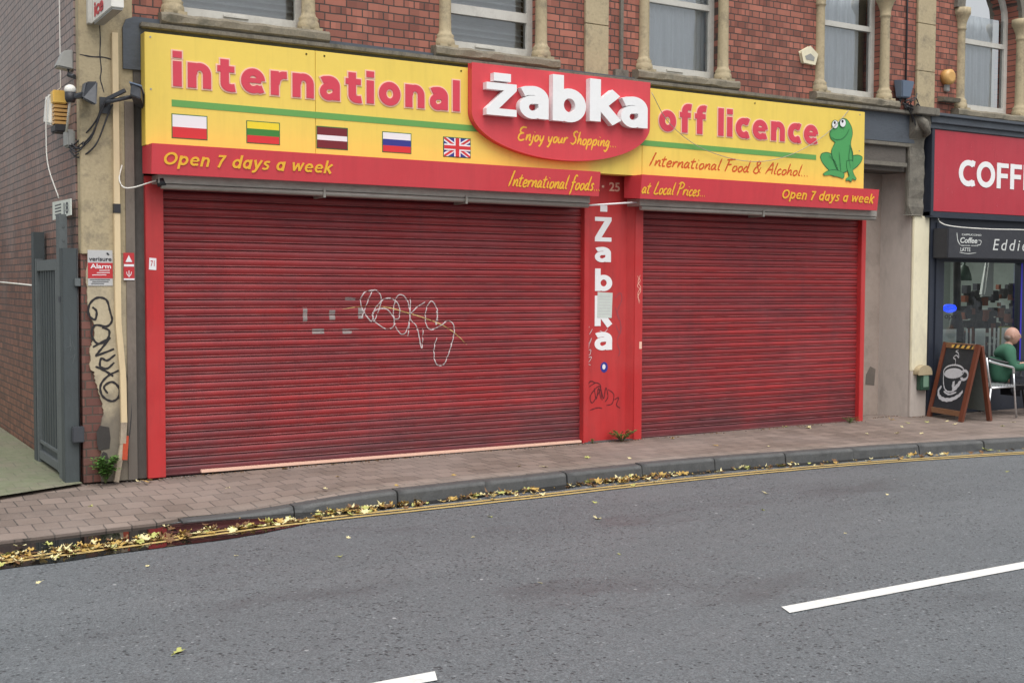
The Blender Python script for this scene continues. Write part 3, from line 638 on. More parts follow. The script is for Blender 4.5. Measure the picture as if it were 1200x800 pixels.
for i, st in enumerate([
    [(-.47,1.50),(-.50,1.60),(-.58,1.62),(-.645,1.56),(-.65,1.47),(-.60,1.43),(-.585,1.50),(-.62,1.54)],
    [(-.47,1.50),(-.455,1.42),(-.50,1.37),(-.60,1.38),(-.63,1.30),(-.58,1.22),(-.50,1.25),(-.48,1.33),(-.54,1.36)],
    [(-.62,1.19),(-.47,1.27)],[(-.47,1.27),(-.56,1.16),(-.60,1.11)],[(-.60,1.11),(-.44,1.17)],[(-.43,1.12),(-.50,1.07),(-.55,1.09),(-.56,1.02),(-.50,1.0),(-.44,1.05)],
    [(-.60,1.02),(-.52,.98),(-.45,.93)],
    [(-.40,.98),(-.50,.93),(-.56,.85),(-.545,.76),(-.47,.71),(-.41,.74),(-.40,.82),(-.46,.88),(-.53,.84),(-.50,.78)],
    [(-.40,.98),(-.36,.90),(-.37,.80),(-.41,.73)]]): gr.ribbon(fp, smooth(st, 6), .019, .0015, taper=.8, seed=i)
gr.build('graffiti_tag', 'spray_black', bld)
# fascia behind the signs
fs_ = MB(); pts = [(-.34, 3.62), (-.34, 3.98), (-.31, 4.05), (-.24, 4.085), (13.8, 4.02), (13.8, 3.62)]
MB().poly(front(.0), [(-.34, 3.62), (-.34, 3.98), (-.31, 4.05), (-.24, 4.08), (9.9, 4.03), (9.9, 3.62)], .06).build('fascia_board', 'fascia_slate', bld)
MB().box(-.25, 9.7, -.04, .1, 3.36, 3.62).build('lower_fascia', 'moulding_grey', bld)
mo = MB(); mo.box(-.2, 9.74, -.13, .0, 3.985, 4.03).box(8.7, 9.74, -.09, -.04, 3.56, 3.61).box(8.7, 9.72, -.06, -.041, 3.30, 3.36)
mo.build('cornice', 'stone_weathered', bld, .008)
MB().box(-.14, 9.9, .14, .4, 3.25, 4.0).build('beam', 'recess_dark', bld)
# windows
random.seed(5)
zr = [4.60, 4.60, 5.02, 5.08, 5.14]
for i, (a, b) in enumerate(WIN):
    cx_, r = (a+b)/2, (b-a)/2
    wf = MB(); y0, y1 = .17, .24; zb = 4.19; ft = .07
    wf.box(a, a+ft, y0, y1, zb, ZS).box(b-ft, b, y0, y1, zb, ZS).box(a+ft, b-ft, y0-.015, y1, zb, zb+.075)
    wf.box(a+ft, b-ft, y0+.005, y1, zr[i]-.035 if i > 1 else zr[i]-.05, zr[i]+.03 if i > 1 else zr[i]+.05)
    n = 14; b0 = len(wf.v)
    for yy in (y0, y1):
        for j in range(n+1):
            t = math.pi*j/n
            for rr in (r, r-ft): wf.v.append(Vector((cx_-rr*math.cos(t), yy, ZS+rr*math.sin(t))))
    M = 2*(n+1)
    for j in range(n):
        q = b0+2*j; wf.face([q, q+1, q+3, q+2]); wf.face([q+1, q+M+1, q+M+3, q+3])
    win = wf.build('window', 'window_white', bld)
    if i < 2 or i == 2: MB().box(cx_-.14, cx_+.1, y0-.03, y0-.016, zb+.03, zb+.05).build('sash_lift', 'window_white', win)
    gl = MB(); quad = lambda x0, x1, y, z0, z1: gl.add([Vector((x0, y, z0)), Vector((x1, y, z0)), Vector((x1, y, z1)), Vector((x0, y, z1))], [[0, 1, 2, 3]])
    quad(a+ft-.01, b-ft+.01, .205, zb+.07, zr[i]); quad(a+ft-.01, b-ft+.01, .198, zr[i], ZS); gl.add([Vector((cx_+(r-ft)*math.cos(math.pi*j/n), .198, ZS+(r-ft)*math.sin(math.pi*j/n))) for j in range(n+1)], [list(range(n, -1, -1))])
    gl.build('pane', 'glass', win)
    if i < 2:
        bl = MB()
        for q in range(26): z = 4.24+q*.062; bl.hexa([(a+.04, .30, z), (b-.04, .30, z), (b-.04, .345, z+.028), (a+.04, .345, z+.028), (a+.04, .30, z+.003), (b-.04, .30, z+.003), (b-.04, .345, z+.031), (a+.04, .345, z+.031)])
        bl.box(a+.03, b-.03, .36, .37, 4.2, 5.9); bl.build('window_blind', 'blind', win)
    else:  # net curtain in third window; pale sheets added beyond stand in for sky reflection
        cu = MB(); n = 90; x0, x1 = a+.02, (b-.02 if i == 2 else b-.20)
        for j in range(n+1):
            x = x0+(x1-x0)*j/n; y = .285+.012*math.sin(j*.9)+.012*math.sin(j*.37+i)
            cu.v += [Vector((x, y, 4.15)), Vector((x+.004*math.sin(j), y, 6.05))]
        for j in range(n): cu.face([2*j, 2*j+2, 2*j+3, 2*j+1], 0, True)
        cu.build('curtain_reflection', 'curtain_reflection', win)
    MB().box(a-.1, b+.1, .9, .92, 4.06, 6.3).build('room_back', 'room_dark', win)
    # stone sill, worn, and the columns either side
    ca, cb = COLX[i]; sl = MB(); n = 22; b0 = len(sl.v); X0, X1 = ca-.13-(.03 if i else 0), cb+.17
    for j in range(n+1):
        x = X0+(X1-X0)*j/n; w1 = .014*noise.noise(Vector((x*6, i, 0))); w2 = .02*noise.noise(Vector((x*5, i+9, 2)))
        sl.v += [Vector((x, -.10+w1, 4.035+w2*.6)), Vector((x, -.13+w1, 4.06+w2)), Vector((x, -.13+w2, 4.115+w1)), Vector((x, -.11, 4.14+w1)), Vector((x, .18, 4.17)), Vector((x, .18, 4.03))]
    for j in range(n):
        for q in range(6): q2 = (q+1) % 6; sl.face([b0+j*6+q, b0+j*6+q2, b0+(j+1)*6+q2, b0+(j+1)*6+q])
    sl.face([b0+q for q in range(6)]); sl.face([b0+n*6+q for q in range(6)][::-1])
    sl.build('window_sill', 'stone_sill', bld)
    for xx in (ca, cb):
        c0 = MB(); c0.lathe((xx, -.005, 4.13), [(.10, 0), (.105, .05), (.10, .09), (.088, .11), (.095, .13), (.072, .155), (.066, .18), (.064, .3), (.060, 1.05), (.064, 1.08), (.075, 1.09), (.066, 1.11), (.075, 1.18), (.11, 1.27), (.125, 1.29), (.125, 1.37)], 18)
        c0.box(xx-.105, xx+.105, -.105, .08, 4.125, 4.165)
        c0.build('window_column', 'stone_cream', bld)
    hd = MB(); n = 16; b0 = len(hd.v)
    for yy in (-.06, .02):
        for j in range(n+1):
            t = math.pi*j/n
            for rr in (r, r+.16): hd.v.append(Vector((cx_-rr*math.cos(t), yy, ZS+rr*math.sin(t))))
    M = 2*(n+1)
    for j in range(n): q = b0+2*j; hd.face([q, q+2, q+3, q+1]); hd.face([q+1, q+3, q+M+3, q+M+1]); hd.face([q, q+M, q+M+2, q+2])
    hd.build('window_arch', 'stone_weathered', bld)
for x0, x1 in ((4.585, 4.895), (9.90, 10.25)):
    s_ = MB(); z = 4.04
    for hh in (.55, .62, .5, .6, .55): s_.box(x0, x1, -.035, .0, z, z+hh-.006); z += hh
    s_.build('stone_strip', 'stone_cream', bld, .004)
pp = MB(); pp.box(5.06, 5.10, -.03, .0, 4.06, ZT); pp.box(4.98, 5.16, -.05, 0, 4.05, 4.13); pp.build('cable_conduit', 'stone_weathered', bld)
MB().tube([(9.70, -.02, 4.06), (9.70, -.02, ZT)], .012).build('cable_conduit', 'black_plastic', bld)
MB().hexa([(10.35, -.1, 4.22), (10.68, -.1, 4.22), (10.68, 0, 4.22), (10.35, 0, 4.22), (10.35, -.12, 4.27), (10.68, -.12, 4.27), (10.68, 0, 4.29), (10.35, 0, 4.29)]).build('stone_ledge', 'stone_sill', bld)
# shop front: side rails, centre panel, shutters
PITCH = .0758
def prof(z):                                 # outward bulge of the laths
    t = (z/PITCH) % 1.0
    if t < .74: return .004+.010*math.sin(math.pi*t/.74)**.7
    if t < .84: return -.004
    return .010*math.sin(math.pi*(t-.84)/.16)**.5
def shutter(x0, x1, y, label):
    s = MB(); zt = 2.63; NS = int(zt/PITCH); rows = []
    for i in range(NS+1):
        for t in (0, .05, .14, .28, .42, .56, .66, .72, .739, .742, .79, .838, .842, .87, .92, .96, .99):
            z = (i+t)*PITCH+.02
            if z <= zt+.03: rows.append(z)
    nx = 60
    for z in rows:
        for j in range(nx+1):
            x = x0+(x1-x0)*j/nx; li = int((z-.02)/PITCH); s.v.append(Vector((x, y-prof(z-.02)-.008*noise.noise(Vector((x*.9, z*.9, x0)))-.0035*noise.noise(Vector((x*2.3, li*3.1, x0))), z+.0035*noise.noise(Vector((x*.7, z*.5, x0+4))))))
    for i in range(len(rows)-1):
        for j in range(nx): q = i*(nx+1)+j; s.face([q, q+1, q+nx+2, q+nx+1], 0, True)
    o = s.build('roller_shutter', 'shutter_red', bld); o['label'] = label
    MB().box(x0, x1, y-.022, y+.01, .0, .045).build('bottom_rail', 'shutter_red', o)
    return o
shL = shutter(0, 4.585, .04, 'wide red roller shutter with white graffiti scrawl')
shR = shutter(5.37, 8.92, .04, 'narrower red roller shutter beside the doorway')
MB().box(.33, 4.57, -.03, .015, .012, .036).build('edge_trim', 'letter_edge', shL)
offp = lambda x, z: prof(z-.02)+.008*noise.noise(Vector((x*.9, z*.9, 0)))+.0035*noise.noise(Vector((x*2.3, int((z-.02)/PITCH)*3.1, 0)))
g = MB(); fr = front(.04); Wm = .0105
def gp(u, v):                                # scrawl sketched on a sheet, 240 x 140 units
    px, py = 340+u/5, 320+v/5
    return (1.95+(px-425)/118*1.20+.00035*(px-425)*(px-543)*.35/10*0, 1.70-(py-345)/ (116-.018*(px-425)) - .0)
sc1 = [[(430,290),(490,135),(535,180),(500,300),(470,300),(425,210),(440,150),(490,130)],
 [(430,240),(480,310),(500,250),(560,240),(600,290),(600,340),(560,355),(500,310),(490,260),(540,190),(590,180),(630,220),(630,290),(600,300)],
 [(610,330),(600,250),(620,170),(650,160),(680,200),(690,290),(670,370),(640,385),(610,340)],
 [(695,175),(690,290),(680,400)],[(775,200),(720,240),(690,290),(730,350),(755,470),(765,350)],
 [(840,250),(845,310),(835,330),(845,250),(810,195),(780,250),(780,330),(810,362),(860,340),(910,310),(940,350),(930,430),(890,550),(860,575),(830,550),(825,470),(840,410)]]
for i, st in enumerate(sc1):
    pts = smooth([gp(u, v) for u, v in st], 14)
    # spray only takes on the proud part of each lath: break the stroke in the grooves
    seg = []
    for p in pts:
        t = ((p.y-.02)/PITCH) % 1
        if True: seg.append(p)
        else:
            if len(seg) > 2: g.ribbon(fr, seg, Wm, .0022, off=offp, taper=.9, seed=i)
            seg = []
    if len(seg) > 2: g.ribbon(fr, seg, Wm, .0022, off=offp, taper=.9, seed=i)
g.build('graffiti_scrawl', 'spray_white', shL)
g = MB(); g.ribbon(fr, smooth([gp(u, v) for u, v in ((330,240),(430,226),(560,230),(660,258),(760,290),(870,335),(950,390),(1015,455))], 14), .010, .0030, off=offp, taper=.15)
g.build('graffiti_stroke', 'spray_gold', shL)
g = MB()
for u0, v0, u1, v1 in ((128,222,150,318),(262,245,292,300),(412,230,438,295),(345,172,398,190),(175,350,235,378),(330,352,415,380)):
    (a, b), (c2, d) = gp(u0, v0), gp(u1, v1); n = 12
    for j in range(n):
        z1_, z2_ = b+(d-b)*j/n, b+(d-b)*(j+1)/n; q = len(g.v)
        g.v += [fr.p(a, z1_, .0012+offp(a, z1_)), fr.p(c2, z1_, .0012+offp(a, z1_)), fr.p(c2, z2_, .0012+offp(a, z2_)), fr.p(a, z2_, .0012+offp(a, z2_))]; g.face([q, q+1, q+2, q+3])
g.build('primer_patch', 'primer_grey', shL)
MB().box(-.16, 0, -.05, .08, 0, 2.70).build('side_rail', 'pillar_red', bld, .004)
MB().box(4.585, 4.655, -.04, .08, 0, 2.98).build('side_rail', 'pillar_red', bld, .004)
MB().box(8.92, 9.0, -.03, .08, 0, 2.70).build('side_rail', 'pillar_red', bld, .004)
MB().box(5.255, 5.37, -.07, .08, 0, 2.98).build('side_rail', 'pillar_red', bld, .004)
cpn = MB(); cpn.box(4.655, 5.20, .02, .08, 0, 2.98); cpn.hexa([(5.20, .02, 0), (5.255, -.06, 0), (5.255, .08, 0), (5.20, .08, 0), (5.20, .02, 2.98), (5.255, -.06, 2.98), (5.255, .08, 2.98), (5.20, .08, 2.98)])
panel = cpn.build('centre_panel', 'pillar_red', bld)
fr = front(.02); ver = MB()
# vertical shop name, one letter under another
ver.poly(fr, [(4.835, 2.56), (4.93, 2.56), (4.93, 2.63), (4.835, 2.63)], .003)
ver.poly(fr, [(4.765, 2.50), (4.765, 2.455), (4.895, 2.455), (4.765, 2.275), (4.765, 2.23), (4.99, 2.23), (4.99, 2.275), (4.855, 2.275), (4.99, 2.46), (4.99, 2.50)], .003)
sans_mb('a', fr, 4.765, 4.985, 2.00, 2.17, .003, .16, mb=ver); sans_mb('b', fr, 4.77, 5.005, 1.68, 1.93, .003, .16, mb=ver)
sans_mb('k', fr, 4.77, 5.01, 1.27, 1.63, .003, .16, mb=ver); sans_mb('a', fr, 4.77, 5.01, 1.02, 1.225, .003, .16, mb=ver)
ver.build('vertical_lettering', 'letter_white', panel)
nm = text_mb('25', fr, 4.955, 5.10, 2.79, 2.89, .003, .02); nm.poly(fr, [(4.855, 2.825), (4.885, 2.825), (4.885, 2.85), (4.855, 2.85)], .003); nm.build('door_number', 'letter_edge', panel)
MB().poly(fr, [(4.80, 1.385), (5.00, 1.38), (5.01, 1.66), (4.805, 1.67)], .002, .004).build('paper_notice', 'paper', panel)
pl = MB()
for q in range(7): pl.poly(fr, [(4.82, 1.42+q*.033), (4.98, 1.418+q*.033), (4.98, 1.425+q*.033), (4.82, 1.427+q*.033)], .0006, .006)
pl.build('faded_print', 'sticker_grey', panel)
bs = MB(); bs.poly(fr, [(4.905+.05*math.cos(t*.314), .83+.06*math.sin(t*.314)) for t in range(20)], .002); o = bs.build('round_sticker', 'flag_blue', panel)
MB().poly(fr, [(4.90+.022*math.cos(t*.5), .835+.03*math.sin(t*.5)) for t in range(12)], .001, .002).build('sticker_mark', 'flag_white', o)
g = MB()
for i, st in enumerate([[(4.70,.62),(4.80,.66),(4.86,.60),(4.75,.44),(4.72,.52),(4.84,.62),(4.88,.46)],[(4.86,.60),(4.90,.48),(4.93,.60),(4.96,.50),(4.92,.44)],[(4.96,.58),(5.04,.52),(5.02,.42),(4.94,.40)],[(4.68,.63),(4.72,.68),(4.79,.66)],[(4.72,.36),(4.82,.38),(4.88,.37)],[(5.05,.46),(5.11,.48),(5.08,.40),(5.13,.36)],[(4.77,.60),(4.80,.48),(4.83,.60),(4.86,.48)]]): g.ribbon(fr, smooth(st, 7), .011, .0015, taper=.7, seed=i)
g.build('graffiti_tag', 'spray_dark_red', panel)
g = MB()
for i, st in enumerate([[(4.67,1.16),(4.70,1.10),(4.73,1.16),(4.70,1.10),(4.69,1.04)],[(4.68,1.02),(4.72,1.03),(4.71,.98),(4.68,.97)],[(4.67,.94),(4.73,.95),(4.70,.90),(4.67,.88),(4.72,.86)],[(4.74,1.26),(4.70,1.20)],[(4.70,1.29),(4.67,1.24)],[(4.84,1.24),(4.90,1.22),(4.95,1.26)]]): g.ribbon(fr, smooth(st, 6), .008, .0015, taper=.7, seed=i)
g.build('graffiti_scribble', 'spray_white', panel)
g = MB()
for i, st in enumerate([[(5.04,1.60),(5.12,1.66),(5.14,1.58),(5.08,1.45),(5.10,1.36)],[(5.06,1.30),(5.12,1.20),(5.14,1.28)],[(5.08,1.1),(5.12,1.0),(5.10,.95)],[(5.05,1.50),(5.13,1.30),(5.08,1.12)]]): g.ribbon(fr, smooth(st, 6), .014, .0015, taper=.7, seed=i)
g.build('faded_scribble', 'spray_faint', panel)
g = MB(); fr2 = front(-.07)
for i, st in enumerate([[(5.29,1.85),(5.33,1.80),(5.29,1.74),(5.34,1.69),(5.30,1.62),(5.33,1.56)],[(5.33,1.86),(5.30,1.78),(5.34,1.72),(5.30,1.66),(5.32,1.54)]]): g.ribbon(fr2, smooth(st, 6), .006, .001, seed=i)
g.poly(fr2, [(5.325, 1.03), (5.36, 1.03), (5.36, 1.11), (5.325, 1.11)], .002)
g.build('scratch_mark', 'letter_edge', bld)
st = MB(); st.poly(front(-.05), [(-.135, 1.87), (-.07, 1.865), (-.068, 1.97), (-.13, 1.975)], .002); st.build('torn_sticker', 'flag_white', bld)
text_mb('71', front(-.052), -.12, -.085, 1.90, 1.95, .0006, .01).build('faded_print', 'sticker_red', bld)
MB().box(4.60, 5.26, -.06, .02, -.01, .012).build('threshold', 'kerb_stone', bld)
# shutter boxes
for x0, x1, js in ((-.10, 4.50, (1.45, 2.98)), (5.17, 8.93, (7.0,))):
    h = MB(); h.box(x0, x1, -.26, -.03, 2.625, 2.70); h.tube([(x0+.03, -.235, 2.60), (x1-.01, -.235, 2.60)], .026, 12)
    cuts = MB()
    for j in js: h.box(j-.012, j+.012, -.272, -.02, 2.56, 2.64)
    h.build('shutter_housing', 'aluminium', bld, 0)
MB().tube([(-.07, -.225, 2.66), (-.06, -.235, 2.60)], .04, 10).build('housing_end', 'black_plastic', bld)
# blocked side doorway on the right
rw = MB(); rw.box(9.0, 9.80, .44, .60, 0, 3.30); rw.build('recess_back', 'reveal_brown', bld)
MB().hexa([(9.80, .44, 0), (9.885, .0, 0), (10.1, 0, 0), (10.1, .6, 0), (9.80, .44, 3.30), (9.885, 0, 3.30), (10.1, 0, 3.30), (10.1, .6, 3.30)]).build('recess_side', 'reveal_grey', bld)
MB().box(9.0, 9.02, .08, .44, 0, 3.3).build('recess_side', 'reveal_brown', bld)
MB().box(8.98, 9.885, .02, .14, 3.25, 3.36).build('recess_lintel', 'moulding_grey', bld)
MB().poly(front(.438), [(9.55, .42), (9.72, .40), (9.74, .62), (9.64, .66), (9.56, .55)], .003).build('damp_patch', 'render_grey', bld)
pc = MB(); pc.box(9.885, 10.20, -.04, -.001, .62, 2.68); pc.build('cream_pillar', 'pillar_cream', bld, .01)
MB().box(9.885, 10.20, -.035, -.001, 0, .62).build('pillar_base', 'reveal_grey', bld, .006)
cs = MB(); n = 12; b0 = len(cs.v)
for j in range(n+1):
    z = 2.68+1.33*j/n; w_ = .02*noise.noise(Vector((z*5, 0, 0))); d_ = -.06-.03*noise.noise(Vector((z*4, 3, 0)))-(.10 if j > 9 else 0)
    cs.v += [Vector((9.74+w_*.6+(.1 if j == 0 else 0), d_, z)), Vector((10.04+w_, d_-.015*(j % 2), z)), Vector((10.04+w_, .0, z)), Vector((9.74+w_*.6, .0, z))]
for j in range(n):
    for q in range(4): q2 = (q+1) % 4; cs.face([b0+j*4+q, b0+j*4+q2, b0+(j+1)*4+q2, b0+(j+1)*4+q])
cs.face([b0, b0+1, b0+2, b0+3]); cs.face([b0+n*4+q for q in (3, 2, 1, 0)])
cs.build('stone_console', 'stone_weathered', bld, .01)
cb_ = MB(); cb_.box(9.68, 10.12, -.24, .0, 3.98, 4.08); cb_.tube([(9.78, -.10, 3.98), (9.86, -.20, 3.86), (9.95, -.18, 3.76), (9.98, -.10, 3.72)], [.06, .07, .05, .03], 10)
cb_.build('console_cap', 'stone_weathered', bld, .01)

# ------------------------------------------------------------------ the yellow fascia sign
YS = thing('fascia_sign', 'long yellow shop sign board with pink lettering, green stripe and painted flags above the shutters', 'shop sign', (4.28, -.1, 2.96))
sg = MB()
for x0, x1 in ((-.19, 1.388), (1.392, 5.24), (5.244, 8.75)): sg.box(x0, x1, -.20, -.065, 2.955, 3.93)
sg.build('sign_board', 'sign_yellow', YS, .003)
scw = MB()
for x in (-.14, 1.30, 1.48, 2.95, 5.33, 6.9, 8.66):
    for z in (3.89, 3.44 if x in (-.14, 8.66) else 3.89): scw.tube([(x, -.199, z), (x, -.2035, z)], .009, 8)
scw.build('screw_heads', 'aluminium', YS)
fy = front(-.20)
def outlined(body, x0, x1, z0, z1, sp):
    g_ = .014
    sans_mb(body, fy, x0, x1, z0, z1, .005, .172, gap=sp, grow=.013).build('letter_outline', 'letter_edge', YS)
    sans_mb(body, fy, x0, x1, z0, z1, .004, .172, gap=sp, base=.0075).build('lettering', 'letter_pink', YS)
outlined('international', .05, 2.93, 3.475, 3.79, .13)
outlined('off licence', 5.47, 7.93, 3.465, 3.80, .125)
MB().poly(fy, [(.04, 3.305), (7.91, 3.285), (7.91, 3.345), (.04, 3.365)], .002, .001).build('green_stripe', 'stripe_green', YS)
script_mb('International Food & Alcohol...', fy, 5.34, 7.79, 3.075, 3.215, .019).build('script_lettering', 'letter_rust', YS)
def flag(x0, x1, z0, z1, bands, name='flag'):
    f0 = MB().poly(fy, [(x0-.008, z0-.008), (x1+.008, z0-.008), (x1+.008, z1+.008), (x0-.008, z1+.008)], .001, .001).build('flag', 'frog_dark', YS)
    for mt, a, b in bands: MB().poly(fy, [(x0, z0+(z1-z0)*a), (x1, z0+(z1-z0)*a), (x1, z0+(z1-z0)*b), (x0, z0+(z1-z0)*b)], .001, .0022).build('flag_band', mt, f0)
    return f0
flag(.045, .35, 3.035, 3.235, [('flag_red', 0, .47), ('flag_white', .47, 1)])
flag(.725, 1.03, 3.035, 3.225, [('flag_red', 0, .35), ('flag_green', .35, .67), ('flag_yellow', .67, 1)])
flag(1.405, 1.71, 3.03, 3.225, [('flag_maroon', 0, .38), ('flag_white', .38, .62), ('flag_maroon', .62, 1)])
flag(2.085, 2.385, 3.035, 3.22, [('flag_red', 0, .33), ('flag_blue', .33, .66), ('flag_white', .66, 1)])
x0, x1, z0, z1 = 2.755, 3.055, 3.03, 3.215; uk = flag(x0, x1, z0, z1, [('flag_blue', 0, 1)])
def ukb(pts, mt, bs_): MB().poly(fy, [(x0+(x1-x0)*a, z0+(z1-z0)*b) for a, b in pts], .0008, bs_).build('flag_cross', mt, uk)
for sgx in (0, 1):
    fl = (lambda a: 1-a) if sgx else (lambda a: a)
    ukb([(fl(a), b) for a, b in ((0, 0), (.14, 0), (1, .82), (1, 1), (.86, 1), (0, .18))], 'flag_white', .0034+.001*sgx)
    ukb([(fl(a), b) for a, b in ((0, 0), (.06, 0), (1, .93), (1, 1), (.94, 1), (0, .07))], 'flag_red', .0056+.001*sgx)
ukb([(.38, 0), (.62, 0), (.62, 1), (.38, 1)], 'flag_white', .0078); ukb([(0, .33), (1, .33), (1, .67), (0, .67)], 'flag_white', .0086)
ukb([(.43, 0), (.57, 0), (.57, 1), (.43, 1)], 'flag_red', .0096); ukb([(0, .41), (1, .41), (1, .59), (0, .59)], 'flag_red', .0104)
# painted frog
def fq(u, v):
    px = u/7.27+950; py = v/7.27+120
    return (7.99+(px-962)/48*.72, 3.82-(py-139)/73*.78+(px-985)*.0009)
def frog(pts, mt, base, name, d=.001, grow=0):
    P_ = [Vector(fq(u, v)) for u, v in pts]; P_ = smooth(P_+[P_[0]], 6)[:-1]
    if grow:
        c_ = sum(P_, Vector((0, 0)))/len(P_); P_ = [c_+(p-c_)*(1+grow/(p-c_).length) if (p-c_).length > 0 else p for p in P_]
    return MB().poly(fy, [(p.x, p.y) for p in P_], d, base).build(name, mt, frog_root)
frog_root = MB().poly(fy, [fq(235, 420), fq(290, 420), fq(290, 500), fq(235, 500)], .0008, .0008).build('frog_emblem', 'frog_dark', YS)
legL = [(85,465),(100,435),(150,430),(200,465),(228,520),(240,580),(230,605),(190,600),(150,560),(105,510)]
legR = [(355,455),(400,450),(432,465),(425,500),(390,540),(350,570),(330,560),(340,500)]
body = [(205,340),(170,310),(160,260),(185,215),(215,205),(235,160),(265,145),(300,155),(335,210),(345,270),(330,350),(352,430),(350,520),(330,560),(270,590),(225,560),(190,480),(175,410)]
footL = [(110,600),(150,578),(215,575),(275,600),(270,640),(235,630),(170,612),(120,616)]
armR = [(300,500),(350,500),(352,590),(380,640),(370,655),(350,645),(340,668),(322,655),(300,660),(302,640),(325,620),(305,560)]
for i, (nm_, sh) in enumerate((('frog_leg', legL), ('frog_leg', legR), ('frog_body', body), ('frog_foot', footL), ('frog_foot', armR))):
    frog(sh, 'frog_dark', .0018+i*.0022, nm_, grow=.012); frog(sh, 'frog_green', .0028+i*.0022, nm_)
for i, (cx0, cy0) in enumerate(((195, 190), (258, 178))):
    el = [(cx0+24*math.cos(t), cy0+32*math.sin(t)) for t in [j*math.pi/5 for j in range(10)]]
    frog(el, 'frog_dark', .014+.004*i, 'frog_eye', grow=.008); frog(el, 'flag_white', .0155+.004*i, 'frog_eye')
    frog([(cx0-4+9*math.cos(t), cy0-14+12*math.sin(t)) for t in [j*math.pi/4 for j in range(8)]], 'black_ink', .0168+.004*i, 'frog_pupil')
g = MB()
for i, stt in enumerate([[(165,295),(200,315),(250,312),(290,280),(318,225)],[(320,360),(345,420),(350,500)],[(150,450),(195,490),(225,560)],[(235,420),(245,520),(250,580)],[(325,380),(318,470),(335,560)]]): g.ribbon(fy, smooth([Vector(fq(*p)) for p in stt], 6), .008, .0135, seed=i)
g.build('frog_outline', 'frog_dark', frog_root)

# round red name board
NS_ = thing('name_sign', 'red name board with curved lower edge and big raised white letters', 'shop sign', (4.15, -.25, 3.06))
cx_, aa, bb, zs = 4.155, 1.125, .43, 3.49
pts = [(cx_-aa, 3.97), (cx_-aa, zs)] + [(cx_-aa*math.cos(t), zs-bb*math.sin(t)) for t in [math.pi*j/40 for j in range(1, 40)]] + [(cx_+aa, zs), (cx_+aa, 3.97)]
MB().poly(front(-.205), pts, .08).build('sign_board', 'sign_red', NS_, .003)
fn = front(-.285); zl = MB()
zl.poly(fn, [(3.24, 3.80), (3.44, 3.80), (3.44, 3.88), (3.24, 3.88)], .075, .002)
zl.poly(fn, [(3.155, 3.78), (3.155, 3.71), (3.36, 3.71), (3.155, 3.52), (3.155, 3.455), (3.51, 3.455), (3.51, 3.525), (3.30, 3.525), (3.51, 3.715), (3.51, 3.78)], .075, .002)
sans_mb('a', fn, 3.545, 3.90, 3.45, 3.785, .075, .165, mb=zl, base=.002); sans_mb('b', fn, 3.95, 4.37, 3.45, 3.93, .075, .165, mb=zl, base=.002)
sans_mb('k', fn, 4.42, 4.83, 3.455, 3.93, .075, .165, mb=zl, base=.002); sans_mb('a', fn, 4.83, 5.19, 3.45, 3.785, .075, .165, mb=zl, base=.002)
zl.build('raised_lettering', 'letter_white', NS_)
script_mb('Enjoy your Shopping...', fn, 3.57, 4.83, 3.235, 3.37, .018).build('script_lettering', 'letter_gold', NS_)

def red_box(x0, x1, zt, label):
    r_ = thing('fascia_box', label, 'shop sign', ((x0+x1)/2, -.2, 2.69), 'red fascia boxes under the yellow sign')
    s = MB(); s.hexa([(x0, -.355, 2.69), (x1, -.355, 2.69), (x1, -.06, 2.715), (x0, -.06, 2.715), (x0, -.385, zt), (x1, -.385, zt), (x1, -.06, zt), (x0, -.06, zt)])
    s.build('sign_board', 'sign_red', r_, .003); return r_
ffr = F((0, -.3555-.0025, 2.69), (1, 0, 0), Vector((0, -.03, .26)).normalized(), Vector((0, -.26, -.03)).normalized())
b1 = red_box(-.185, 4.55, 2.952, 'long red fascia box with gold lettering over the wide left shutter')
b2 = red_box(5.10, 8.83, 2.952, 'shorter red fascia box with gold lettering over the right shutter')
sans_mb('Open 7 dAys A week', ffr, -.08, 1.49, .055, .205, .003, .125, .2, .06, .30).build('lettering', 'letter_gold', b1)
script_mb('International foods...', ffr, 3.41, 4.56, .06, .21, .018).build('script_lettering', 'letter_gold', b1)
script_mb('at Local Prices...', ffr, 5.11, 6.02, .06, .20, .018).build('script_lettering', 'letter_gold', b2)
sans_mb('Open 7 dAys A week', ffr, 7.19, 8.75, .055, .205, .003, .125, .2, .06, .30).build('lettering', 'letter_gold', b2)
# white rod across the centre panel
tag(MB().tube([(4.53, -.2, 2.605), (5.20, -.20, 2.665)], .010, 8).build('metal_rod', 'letter_white'), 'thin white rod stretched between the two shutter boxes', 'rod')

# ------------------------------------------------------------------ things on the corner
GT = thing('metal_gate', 'grey steel gate folded back against the alley side wall', 'gate', (-.8, .8, 0))
g_ = MB(); g_.box(-.80, -.77, .30, 1.42, .10, 1.93)
for q in range(7): g_.box(-.812, -.80, .52+q*.12, .60+q*.12, .22, 1.86)
g_.build('gate_panel', 'gate_metal', GT)
f_ = MB(); f_.box(-.835, -.77, 1.40, 1.46, .0, 1.98).box(-.83, -.77, .42, .50, .04, 1.96).box(-.83, -.77, .50, 1.40, 1.86, 1.96).box(-.83, -.77, .50, 1.40, .05, .13).box(-.825, -.77, .5, 1.4, .20, .23)
f_.build('gate_frame', 'gate_bare', GT, .004)
MB().box(-.84, -.74, 1.48, 1.62, .0, 2.24).build('gate_post', 'gate_metal', GT, .004)
p_ = MB(); p_.box(-.845, -.775, .20, .34, 0, 2.35)
for z in (2.24, 2.12): p_.tube([(-.81, .195, z), (-.81, .20, z)], .012, 10)
gpo = p_.build('gate_post', 'gate_bare', GT, .004)
MB().box(-.86, -.78, .12, .2, 1.58, 1.63).build('latch', 'dark_casing', GT)
